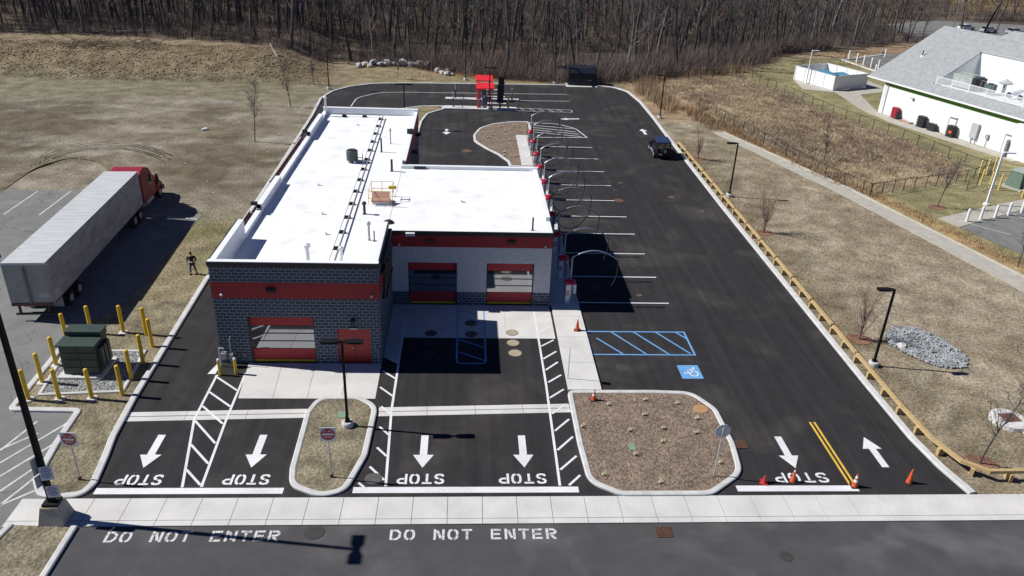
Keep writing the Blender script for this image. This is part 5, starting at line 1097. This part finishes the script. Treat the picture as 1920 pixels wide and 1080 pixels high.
# ------------------------------------------------------------------ far cars
def far_car(p,ang,m,label):
    t=thing('parked_car',label,'car',(p[0],p[1],.02),ang)
    MB().extr([(-2.2,.35),(-2.25,.85),(-1.9,.95),(.9,.98),(2.1,.8),(2.25,.4)],0,-.88,.88).build('body',m,t,bev=.08)
    MB().extr([(-1.8,.95),(-1.3,1.42),(.2,1.45),(1.0,.97)],0,-.78,.78).build('cabin','cglass',t,bev=.05); MB().extr([(-1.25,1.43),(-1.2,1.47),(.15,1.49),(.2,1.45)],0,-.7,.7).build('roof',m,t)
    for s in (-1,1):
        for y in (-1.4,1.4): MB().tube([(s*.7,y,.33),(s*.9,y,.33)],.33,14).build('wheel','rub',t)
far_car((125.4,199),-1.25,'cpaint','white car behind the shingle roof, half behind trunks')
far_car((129.4,196),-1.2,'cpaint3','pale car between bare trunks behind the shingle roof')
far_car((135.2,194.5),-1.3,'cpaint3','silver-blue car at the top right frame edge')
# ------------------------------------------------------------------ person
pe=thing('person','person in black jacket and blue jeans standing on the grass holding a controller','person',(-19.83,52.5,-.02),R(8))
def skin(name,m,V,E_,par=pe,sub=1):
    me=bpy.data.meshes.new(name); me.from_pydata([v[:3] for v in V],E_,[]); me.materials.append(M[m]); o=bpy.data.objects.new(name,me); COL.objects.link(o); o.parent=par
    md=o.modifiers.new('skin','SKIN')
    for i,v in enumerate(V): me.skin_vertices[0].data[i].radius=(v[3],v[4] if len(v)>4 else v[3])
    me.skin_vertices[0].data[0].use_root=True
    s=o.modifiers.new('sub','SUBSURF'); s.levels=sub; s.render_levels=sub
    dg=bpy.context.evaluated_depsgraph_get(); dg.update(); m2=bpy.data.meshes.new_from_object(o.evaluated_get(dg)); o.modifiers.clear(); o.data=m2
    for p_ in m2.polygons: p_.use_smooth=True
    return o
V=[(0,0,.95,.10,.13),(0,.01,1.15,.09,.12),(0,0,1.38,.10,.15),(0,-.01,1.47,.05),(0,-.02,1.53,.05),(0,-.04,1.60,.085,.078),(0,-.04,1.68,.075,.07)]
Ed=[(0,1),(1,2),(2,3),(3,4),(4,5),(5,6)]
def limb(pts,root):
    p=root
    for q in pts: V.append(q); Ed.append((p,len(V)-1)); p=len(V)-1
    return p
for s in (-1,1):
    limb([(s*.1,0,.88,.085),(s*.15,-.01+.02*s,.5,.055),(s*.19,.02+.05*s,.08,.042),(s*.2,-.1+.05*s,.04,.035)],0)
    hnd=limb([(s*.2,0,1.38,.065),(s*.3,.03,1.12,.048),(s*.16,-.24,1.06,.035),(s*.11,-.29,1.07,.032)],2)
    for k in range(4):
        dz=(.03-.02*k); limb([(s*.085,-.325,1.075+dz,.0095),(s*.055,-.35,1.07+dz,.009),(s*.04,-.345,1.05+dz,.008)],hnd)
    limb([(s*.10,-.29,1.105,.011),(s*.075,-.315,1.12,.009)],hnd)
skin('body','skin',V,Ed)
V=[(0,0,.9,.13,.17),(0,0,1.1,.13,.18),(0,0,1.36,.125,.19),(0,-.01,1.45,.075)];Ed=[(0,1),(1,2),(2,3)]
for s in (-1,1): limb([(s*.215,0,1.38,.085),(s*.32,.04,1.12,.07),(s*.18,-.21,1.06,.052)],2)
skin('jacket','jacket',V,Ed)
V=[(0,0,.9,.115,.15)];Ed=[]
for s in (-1,1): limb([(s*.1,0,.82,.1),(s*.15,-.01+.02*s,.5,.075),(s*.19,.02+.05*s,.12,.062)],0)
skin('jeans','jeans',V,Ed)
for s in (-1,1): MB().frustum(s*.2-.05,s*.2+.05,-.17+.05*s,.1+.05*s,0,.1,.01,.02).build('shoe','dark',pe,bev=.02)
MB().lathe(0,-.03,[(.09,1.63),(.098,1.68),(.085,1.74),(.04,1.775),(.005,1.78)],14).build('hair','hair',pe,smooth=True)
MB().box(-.05,-.02,-.128,-.115,1.64,1.655).box(.02,.05,-.128,-.115,1.64,1.655).build('eyes','dark',pe); MB().frustum(-.014,.014,-.145,-.115,1.59,1.64,.008,.01).build('nose','skin',pe); MB().box(-.025,.025,-.126,-.115,1.565,1.572).build('mouth','signr',pe)
rc=tag(MB().box(-.1,.1,-.06,.04,-.015,.02).tube([(-.05,0,.02),(-.05,0,.05)],.008,5).tube([(.05,0,.02),(.05,0,.05)],.008,5).build('remote_controller','lgrey'),'small pale controller held in both hands by the standing person','controller'); rc.location=(-19.83+.045,52.5-.33,1.06); rc.rotation_euler.z=R(8)
# ------------------------------------------------------------------ boulders and stones
def rock(r,seed,n=2,sq=.7):
    bm=bmesh.new(); bmesh.ops.create_icosphere(bm,subdivisions=n,radius=r)
    for v in bm.verts:
        k=1+.42*noise.noise(Vector(v.co)/r*1.3+Vector((seed*3.1,seed,0)))+.12*noise.noise(Vector(v.co)/r*3+Vector((seed,0,5)))
        v.co=Vector((round(v.co.x*k/r*3.2)/3.2*.35*r+v.co.x*k*.65,v.co.y*k,v.co.z*k*sq))
    V=[tuple(v.co) for v in bm.verts];Fc=[tuple(v.index for v in f.verts) for f in bm.faces]; bm.free(); return V,Fc
BX=[(673,124,.7),(684,122,.8),(694,124,.6),(701,119,.9),(713,121,.8),(726,121,1.0),(738,121,.6),(755,121,1.1),(771,123,.8),(787,123,1.1),(806,125,1.2),(822,134,.8),(829,137,.6),(838,134,.6),(839,140,.7),(848,140,.45)]
for i,(px,py,r) in enumerate(BX):
    p=g(px,py+1); V_2,F_2=rock(r*.82,i+1); o=MB().add(V_2,F_2).build('boulder','bould'); o.location=(p.x,p.y,r*.3); o.rotation_euler.z=i*1.7
    wd={.6:'small',.7:'small',.45:'smallest',.8:'middling',.9:'tall',1.0:'broad',1.1:'large',1.2:'largest'}[r]
    tag(o,'%s pale boulder at the woods edge, number %d from the left in the row'%(wd,i+1),'boulder','boulders lining the woods edge')
pit=fil([(28.3,44.3,1),(29.6,45.6,1),(31.2,45.4,1),(32.2,43.6,1),(32.5,41.4,1),(31.7,40.2,.8),(29.9,40.2,1),(28.8,41.6,1),(28.0,43.0,1)],True)
st_=MB(); rv=random.Random(5)
for k in range(3200):
    x=rv.uniform(27.8,32.7); y=rv.uniform(39.9,45.8)
    if not in_poly(x,y,pit): continue
    r=rv.uniform(.045,.10); V_2,F_2=rock(r,k,1,.8); a=rv.uniform(0,6); c_,s_=math.cos(a),math.sin(a)
    st_.add([(x+px*c_-py*s_,y+px*s_+py*c_,.02+pz+rv.uniform(-.02,.04)) for px,py,pz in V_2],F_2)
tag(st_.build('stone_bed','stone'),'oval bed of loose grey stones in the dry grass by the lamp','stone bed',kind='stuff')
gv=MB()
for k in range(2600):
    x=rv.uniform(-23.8,-19.0); y=rv.uniform(36.9,41.4)
    if not in_poly(x,y,gp) or (-23.1<x<-20.5 and 38.3<y<40.7): continue
    r=rv.uniform(.03,.05); V_2,F_2=rock(r,k,1,.8); gv.add([(x+px,y+py,.075+pz) for px,py,pz in V_2],F_2)
tag(gv.build('gravel_stones','gravel'),'loose grey gravel round the green transformer','gravel',kind='stuff')
for i,(px,py,l) in enumerate(((1673,845 if 0 else 643,'pale rubble at the left end of the stone pit, upper'),(1690,650,'pale rubble at the left end of the stone pit, lower'))):
    p=g(px,py); V_2,F_2=rock(.3,40+i); o=MB().add(V_2,F_2).build('rock','conc'); o.location=(p.x,p.y,.1); tag(o,l,'rock')
lb=MB(); rv2=random.Random(8)
def litter(n,reg,c,s0,s1):
    for k in range(n):
        x,y=reg(rv2); z=hgt(x,y)+.02; s=rv2.uniform(s0,s1); a=rv2.uniform(0,6); V_2=[(x+s*math.cos(a+q),y+s*math.sin(a+q),z+rv2.uniform(0,.03)) for q in (0,1.4,3,4.5)]
        lb.add(V_2,[(0,1,2,3)],c(rv2))
litter(2500,lambda r_:(r_.uniform(-75,-22),r_.uniform(117,131)),lambda r_:mix((.30,.20,.11),(.40,.33,.22),r_.random()),.08,.2)
litter(900,lambda r_:(r_.uniform(-18,20),r_.uniform(122,128)),lambda r_:mix((.34,.19,.09),(.30,.22,.12),r_.random()),.06,.18)
litter(60,lambda r_:(r_.uniform(-48,-20),r_.uniform(66,118)),lambda r_:(.6,.6,.56),.05,.12)
litter(2500,lambda r_:(r_.uniform(-60,90),r_.uniform(134,190)),lambda r_:mix((.16,.10,.06),(.34,.22,.12),r_.random()**2),.1,.35)
tag(lb.build('leaf_litter','stems'),'scattered dead leaves over the bank and the woods floor','leaf litter',kind='stuff')
o=MB().box(-.3,.25,-.2,.2,0,.12,rz=.4).box(-.15,.3,-.1,.25,.12,.18,rz=-.2).build('rubbish','sign'); p=g(384,243); o.location=(p.x,p.y,0); tag(o,'scrap of white rubbish lying alone in the left field','rubbish')
# ------------------------------------------------------------------ tufts in the mulch
TF=[(1208,750),(1268,757),(1140,759),(1206,778),(1091,800),(1180,807),(1242,803),(1241,828),(1190,852),(1131,890),(1237,905),(1305,785),(1303,812),(1349,868)]
PL=['upper row, middle','upper row, right','upper left','second row, middle','far left by the kerb','middle, left of centre','middle, right of centre','just right of the green lid','just below the green lid','lower left','lower middle','below the clay cover, upper','below the clay cover, lower','beside the octagonal sign post']
def tuft(x,y,z,s,label,group):
    mb=MB(); r_=random.Random(int(x*100+y*7)); 
    for k in range(46):
        a=r_.uniform(0,2*PI); l=s*r_.uniform(.6,1.15); b=r_.uniform(.02,.08)*s*3; tx,ty=math.cos(a),math.sin(a); w_=.016
        mb.add([(tx*b-ty*w_,ty*b+tx*w_,0),(tx*b+ty*w_,ty*b-tx*w_,0),(tx*(b+l*.7),ty*(b+l*.7),l*r_.uniform(.4,.9))],[(0,1,2)])
    mb.lathe(0,0,[(s*.3,0),(s*.35,s*.2),(s*.15,s*.4),(.01,s*.45)],8)
    o=mb.build('grass_tuft','straw'); o.location=(x,y,z); tag(o,label,'grass tuft',group)
for (px,py),l in zip(TF,PL): p=g(px,py,.09); tuft(p.x,p.y,.09,.26,'small straw tuft in the mulch island, '+l,'straw tufts in the mulch island')
rr=random.Random(3)
for i in range(12):
    for _ in range(60):
        x=rr.uniform(1.5,5.6) if i<8 else rr.uniform(1.8,7.2); y=rr.uniform(82,97)
        if in_poly(x,y,off(i3,.0,True)) and not (5.6<x<8 and y<92): break
    tuft(x,y,.09,.34,'small straw tuft in the teardrop mulch bed','straw tufts in the teardrop bed')
# ------------------------------------------------------------------ bare trees
def tree_mesh(seed,h,r,kind='wood',lean=0.0):
    r_=random.Random(seed); T=MB(); B=MB()
    sap=kind=='sapling'; kind='wood' if sap else kind
    tone={'wood':(.105,.094,.088),'pale':(.24,.22,.20),'young':(.22,.15,.12)}[kind]
    def tn(): 
        k=r_.uniform(.75,1.3); return tuple(c*k for c in tone)
    def grow(mb,p,d,L,rad,n,wob,lift,sides,c):
        pts=[Vector(p)];rs=[rad];d=Vector(d).normalized()
        for i in range(n):
            d=(d+Vector((r_.gauss(0,wob),r_.gauss(0,wob),r_.gauss(0,wob*.5)+lift))).normalized(); pts.append(pts[-1]+d*L/n); rs.append(max(rad*(1-(i+1)/n*.78),.006))
        mb.tube(pts,rs,sides,False,c); return pts,rs
    if kind=='young':
        tp,tr=grow(T,(0,0,-.05),(lean,0,1),h*.34,r,3,.03,0,6,tn())
        for k in range(24):
            i=r_.randint(1,3); a=r_.uniform(0,2*PI); q=tp[i]+(tp[i-1]-tp[i])*r_.random()
            b,br=grow(B,q,(math.cos(a)*.36+lean,math.sin(a)*.36,1),h*r_.uniform(.35,.68),r*.34,5,.08,.05,3,tn())
            for m_ in range(7):
                j=r_.randint(1,4); a2=r_.uniform(0,2*PI); grow(B,b[j],(math.cos(a2)*.6,math.sin(a2)*.6,1),h*r_.uniform(.08,.2),.009,3,.1,.03,3,tn())
        return T,B
    tp,tr=grow(T,(0,0,-.1 if sap else -.4),(lean,0,1),h,r,9,.05,.02,7,tn())
    nl=r_.randint(9,13)+(8 if sap else 0)
    for k in range(nl):
        u=r_.uniform(.3,.97); i=min(8,int(u*9)); q=tp[i]+(tp[i+1]-tp[i])*(u*9-i); a=r_.uniform(0,2*PI); up_=r_.uniform(.35,1.1)+(.9 if sap else 0)
        L=h*r_.uniform(.16,.36)*(1.15-u*.5); rb=tr[i]*r_.uniform(.35,.6)
        b,br=grow(T if rb>.07 else B,q,(math.cos(a),math.sin(a),up_),L,rb,5,.14,.09,4,tn())
        for m_ in range(r_.randint(4,6)):
            j=r_.randint(1,5); a2=r_.uniform(0,2*PI); L2=L*r_.uniform(.25,.55)
            s,sr=grow(B,b[j],(math.cos(a2),math.sin(a2),r_.uniform(.2,1.2)),L2,max(br[j]*.5,.014),3,.16,.08,3,tn())
            for w_ in range(4):
                t=r_.randint(1,3); a3=r_.uniform(0,2*PI); grow(B,s[t],(math.cos(a3),math.sin(a3),r_.uniform(.1,1.2)),L2*r_.uniform(.3,.7),.010,2,.15,.05,3,tn())
    # low dead twigs
    for k in range(r_.randint(2,6)):
        i=r_.randint(1,3); a=r_.uniform(0,2*PI); grow(B,tp[i],(math.cos(a),math.sin(a),.2),h*r_.uniform(.05,.12),.02,3,.2,.03,3,tn())
    return T,B
def make_tree(seed,h,r,label,kind='wood',lean=0,group=None,name='bare_tree'):
    T,B=tree_mesh(seed,h,r,kind,lean); t=thing(name,label,'tree',(0,0,0),0,group)
    T.build('trunk','bark',t); B.build('crown','bark',t); return t
protos=[make_tree(100+i,random.Random(i).uniform(13,19),random.Random(i+50).uniform(.14,.30),'x','wood',[0,.12,-.1,.05,-.04,.18,-.15,.03,.1,-.08,0,.06][i%12]) for i in range(12)]
palep=[make_tree(300+i,15+i,.16,'x','pale',[.1,-.12,.05][i]) for i in range(3)]
rt_=random.Random(21); placed=[]; used=set(); GW='bare trees of the wood behind the car wash'
def vis_band(x,y):
    # roughly inside the view, judged on the ground
    yy=y; half=14+yy*.66; return -half*1.02-4<x-yy*.066<half*1.08+4
def put(x,y,pool,lab,s):
    P=pool[rt_.randrange(len(pool))]; z=hgt(x,y)-.1
    if P.name not in used: 
        used.add(P.name); P.location=(x,y,z); P.rotation_euler.z=rt_.uniform(0,6.28) ; P.scale=(s,s,s); P['label']=lab; P['group']=GW; t=P
    else: t=dup(P,(x,y,z),rt_.uniform(0,6.28),lab,s); t['group']=GW
    placed.append((x,y)); return t
cnt=0; tries=0
while cnt<283 and tries<40000:
    tries+=1
    u=rt_.random()**1.7; y0=rt_.uniform(-115,190); x=y0; we=lerp_poly(WE,x); y=we+1.5+u*62
    if not vis_band(x,y) or (x>104 and 183<y<219): continue
    if 60<x<100 and y<we+3: continue
    if any((x-a)**2+(y-b)**2<(2.6+u*2.2)**2 for a,b in placed): continue
    depth='first row' if y-we<8 else ('middle' if y-we<28 else 'deep')
    if rt_.random()<.1: put(x,y,palep,'pale-barked leafless tree in the wood beyond the car park',rt_.uniform(.85,1.15))
    else: put(x,y,protos,{'first row':'dark leafless tree along the front edge of the wood','middle':'dark leafless tree inside the wood','deep':'dark leafless tree deep in the wood'}[depth],rt_.uniform(.8,1.2))
    cnt+=1
for P in protos+palep:
    if P.name not in used: put(rt_.uniform(-40,40),175,[P],'dark leafless tree deep in the wood',1)
# the wood beyond, one mass
fw_=MB(); rf_=random.Random(77)
for k in range(1600):
    y=150+rf_.random()**1.3*170; half=20+y*.72; x=rf_.uniform(-half,half*1.05)+y*.066
    if (x>104 and 183<y<219) or y<lerp_poly(WE,x)+10: continue
    z=hgt(x,y); h_=rf_.uniform(12,19); ln=rf_.gauss(0,.07); c=tuple(v*rf_.uniform(.7,1.4) for v in (.10,.087,.08)); r0_=rf_.uniform(.12,.24)
    pts=[(x+ln*h_*t,y,z-.3+h_*t) for t in (0,.3,.6,1)]; fw_.tube(pts,[r0_,r0_*.8,r0_*.55,r0_*.15],4,False,c)
    for m_ in range(20):
        t=rf_.uniform(.12,.95); a=rf_.uniform(0,6.28); L=h_*rf_.uniform(.1,.28); q=Vector((x+ln*h_*t,y,z+h_*t)); d=Vector((math.cos(a),math.sin(a),rf_.uniform(.3,1.2)))*L
        fw_.tube([q,q+d*.5,q+d+Vector((0,0,.1*L))],[.05,.035,.01],3,False,c)
tag(fw_.build('far_wood','bark'),'mass of bare trees filling the wood deeper behind','wood',kind='stuff')
# ------------------------------------------------------------------ brush, reeds, meadow grass
def brush(name,label,cat,gen,n,stems,hmin,hmax,cols,spread,w0=.03,lean=.5):
    mb=MB(); r_=random.Random(len(name)*7+n); V=mb.v;Fc=mb.f;C=mb.c
    for k in range(n):
        q=gen(r_)
        if q is None: continue
        x,y,sc_=q; z=hgt(x,y)-.05; base=mix(cols[0],cols[1],r_.random()); 
        if len(cols)>2 and r_.random()<.25: base=cols[2]
        for s in range(stems):
            a=r_.uniform(0,2*PI); d=r_.random()**.7*spread*sc_; px,py=x+math.cos(a)*d*.5,y+math.sin(a)*d*.5; hh=r_.uniform(hmin,hmax)*sc_; ln=r_.uniform(0,lean)*hh
            a2=a+r_.gauss(0,.7); tx,ty=px+math.cos(a2)*ln,py+math.sin(a2)*ln; b=r_.uniform(0,PI); wx,wy=math.cos(b)*w0,math.sin(b)*w0; i=len(V)
            V+=[(px-wx,py-wy,z),(px+wx,py+wy,z),((px+tx)/2+wx*.7,(py+ty)/2+wy*.7,z+hh*.55),((px+tx)/2-wx*.7,(py+ty)/2-wy*.7,z+hh*.55),(tx,ty,z+hh)]
            Fc+=[(i,i+1,i+2,i+3),(i+3,i+2,i+4)]; kk=r_.uniform(.7,1.3); c=tuple(v*kk for v in base); C+=[c]*5
    tag(mb.build(name,'stems'),label,cat,kind='stuff')
def edge_gen(x0,x1,a,b,s0=.7,s1=1.3):
    def f(r_):
        x=r_.uniform(x0,x1); y=lerp_poly(WE,x)+a+(b-a)*r_.random()
        if not vis_band(x,y) or (56<x<100 and y<lerp_poly(WE,x)+2) or (x>104 and 183<y<219): return None
        return x,y,r_.uniform(s0,s1)
    return f
brush('underbrush','purplish brown twiggy brush under the bare trees','undergrowth',edge_gen(-80,175,-1,24),3000,22,.5,2.0,((.155,.135,.125),(.20,.17,.15),(.11,.098,.092)),1.8,.022,.6)
brush('edge_thicket','dense grey-brown thicket at the centre of the woods edge','undergrowth',edge_gen(-8,75,-2.5,8,.7,1.6),1200,30,.8,2.7,((.22,.175,.16),(.27,.215,.185),(.16,.135,.125)),2.2,.022,.8)
brush('deep_brush','faint brush deeper in the wood','undergrowth',edge_gen(-110,180,20,95),6200,12,.8,3.4,((.13,.113,.106),(.19,.165,.152)),2.5,.035,.6)
def rect(x0,x1,y0,y1,s0=.7,s1=1.2): return lambda r_:(r_.uniform(x0,x1),r_.uniform(y0,y1),r_.uniform(s0,s1))
def inp(P,s0=.7,s1=1.2):
    xs=[p[0] for p in P];ys=[p[1] for p in P]
    def f(r_):
        x,y=r_.uniform(min(xs),max(xs)),r_.uniform(min(ys),max(ys))
        if not in_poly(x,y,P): return None
        return x,y,r_.uniform(s0,s1)
    return f
brush('meadow_grass','tall dead meadow grass inside the wire fence','dry grass',inp(WET),7500,12,.12,.45,((.44,.35,.23),(.33,.25,.17),(.55,.46,.30)),1.3,.02,1.6)
def wetdark(r_):
    q=inp(WET)(r_)
    if q and fr(q[0],q[1],.10,31)>.06: return q
brush('meadow_brush','darker purplish patches in the meadow grass','dry grass',wetdark,2600,14,.25,.6,((.27,.20,.165),(.22,.165,.145)),1.3,.02,1.2)
EDG=[(25.3,121),(28.3,121),(32.0,109),(37.3,79),(40.0,72.3),(46.5,58),(45.4,55),(38.8,73),(33.2,93),(30.0,97.5),(26.0,108),(25.1,118)]
EDG2=[(30.9,96.5),(32.6,96),(39.6,74.8),(40.0,72.3),(37.3,79),(32.5,108),(29.5,108)]
brush('rusty_grass','rusty orange dead grass along the meadow fence','dry grass',inp(EDG2),1500,14,.3,.9,((.33,.22,.13),(.27,.175,.11),(.38,.29,.19)),1.2,.02,.7)
brush('tawny_reeds','tawny reeds between the far kerb corner and the wood','reeds',inp([(25.4,114),(26.2,124),(33,131),(47,139),(53,139),(47,134.5),(33,128.5),(28.8,121.5),(30.5,109),(27.5,104)]),1300,18,.6,1.7,((.36,.27,.17),(.29,.205,.135),(.42,.34,.23)),1.5,.022,.5)
brush('path_edge_grass','orange straw along the upper side of the gutter path','dry grass',lambda r_:(lambda t:(32.6+(52-32.6)*t+ (5.2*math.sin(PI*t)*.0)+(r_.uniform(.3,2.0)) + (39.6-32.6-(52-32.6)*.3134)*(1-abs(t-.3134)/(.3134 if t<.3134 else .6866)),95.5+(30-95.5)*t,r_.uniform(.6,1.1)))(r_.random()),900,12,.08,.3,((.42,.29,.16),(.36,.27,.17)),1.3,.02,.8)
brush('bank_straw','straw and weeds on the bank below the left wood','dry grass',rect(-80,-21,116,131),3400,10,.08,.28,((.33,.265,.17),(.25,.195,.125),(.40,.33,.22)),1.4,.02,.8)
brush('rail_weeds','thin weeds along the timber guard rail','dry grass',rect(25.0,27.2,34,90,.5,1),700,8,.06,.22,((.30,.26,.13),(.36,.28,.16)),.8,.015,.8)
brush('near_straw','short matted straw over the right-hand slope','dry grass',lambda r_:(lambda y:(r_.uniform(25.2,(43.0+(y-51)*(37.9-43.0)/24 if y<75 else 37.9+(y-75)*(31.1-37.9)/19) if y>30 else 40),y,r_.uniform(.6,1.1)))(30+62*r_.random()**1.4),9000,7,.05,.13,((.43,.37,.275),(.33,.275,.19),(.27,.235,.15)),1.1,.014,1.6)
brush('verge_straw','short matted turf on the verge left of the building','dry grass',lambda r_:(lambda y:(r_.uniform(-22.6,-18.8),y,r_.uniform(.6,1.1)))(42+26*r_.random()),2200,8,.03,.09,((.34,.29,.17),(.25,.24,.11),(.30,.25,.16)),1.0,.013,1.6)
# brush pile on the left bank and fallen wood
bpn=MB(); rp=random.Random(4)
for k in range(150):
    x=rp.uniform(-62,-48);y=rp.uniform(125,131);z=hgt(x,y); a=rp.uniform(0,PI); L=rp.uniform(1,3.5); bpn.tube([(x,y,z),(x+math.cos(a)*L,y+math.sin(a)*L*.6,z+rp.uniform(.3,1.3))],[.05,.02],3,False,(.13,.10,.08))
tag(bpn.build('brush_pile','bark'),'heap of cut branches on the left bank','brush pile')
p=g(521,104,2.3); o=MB(); o.tube([(0,0,-.2),(-.9,.9,1.0),(-1.4,1.3,1.7)],[.22,.14,.05],6,True,(.55,.52,.48)); o.tube([(-.9,.9,1.0),(-1.1,.8,1.9)],[.1,.03],5,True,(.55,.52,.48)); o=o.build('bleached_stump','bark'); o.location=(p.x,p.y,hgt(p.x,p.y)); tag(o,'bleached white snag leaning on top of the left bank','stump')
for i,(px,py,L,a,l) in enumerate(((1085,75,6,.3,'pale fallen log in the wood above the refuse enclosure'),(1655,92,5,1.0,'pale fallen log behind the far white posts'),(210,84,7,.05,'grey fallen log at the foot of the left trunks'))):
    p=g(px,py,.8); z=hgt(p.x,p.y); o=MB().tube([(-L/2*math.cos(a),-L/2*math.sin(a),0),(L/2*math.cos(a),L/2*math.sin(a),.25)],[.17,.1],6,True,(.36,.32,.27)).build('fallen_log','bark'); o.location=(p.x,p.y,z+.15); tag(o,l,'log')
# ------------------------------------------------------------------ young planted trees
YT=[(478,265,6.2,.07,0,'slim bare sapling alone in the left field'),(545,200,5.0,.07,0,'bare sapling in front of the left bank'),(588,158,3.5,.05,0,'short bare sapling near the far left lamp'),(746,148,4.0,.05,0,'short bare sapling in front of the boulders'),
 (1309,298,4.6,.06,0,'young twiggy tree by the rail, farthest of three'),(1431,436,5.3,.07,.03,'young twiggy tree by the rail, middle of three'),(1610,636,5.2,.075,.05,'young twiggy tree by the rail, beside the stone pit'),
 (1837,868,6.0,.055,.10,'slender leaning bare tree at the lower right'),(1545,300,4.2,.06,0,'bare sapling inside the meadow fence'),(1757,388,4.6,.06,.05,'bare sapling on the lawn by the fence corner'),(1582,122,5,.06,0,'thin bare tree behind the white bin store'),(1908,500,4.0,.05,0,'bare sapling cut by the right frame edge')]
for i,(px,py,h,r,ln,l) in enumerate(YT):
    p=g(px,py); t=make_tree(500+i,h,r,l,'young' if 'twiggy' in l else 'sapling',ln,None,'young_tree'); t.location=(p.x,p.y,-.02)
    if 'rail' in l or 'lawn' in l or 'lower right' in l:
        o=MB().add([(.9*math.cos(a*PI/8)*(1+.15*math.sin(a*3)),.7*math.sin(a*PI/8),0) for a in range(16)],[tuple(range(16))],(.22,.12,.08)).build('mulch_ring','turf'); o.location=(p.x,p.y,-.018+.02); tag(o,'reddish mulch ring round the foot of the '+l.replace('young twiggy','twiggy'),'mulch',kind='structure'); o['label']=o['label'][:90]

osr=random.Random(12)
for k in range(16):
    x=osr.uniform(9.5,22.5); y=osr.uniform(46,90); r=osr.uniform(.08,.28)
    o=MB().flat([(x+r*math.cos(t_*PI/6)*osr.uniform(.7,1.3),y+r*math.sin(t_*PI/6)*osr.uniform(.7,1.3)) for t_ in range(12)],.0025).build('oil_stain','patch2' if k%3 else 'patch1'); struct(o,'faint stain on the black car park asphalt','stain')
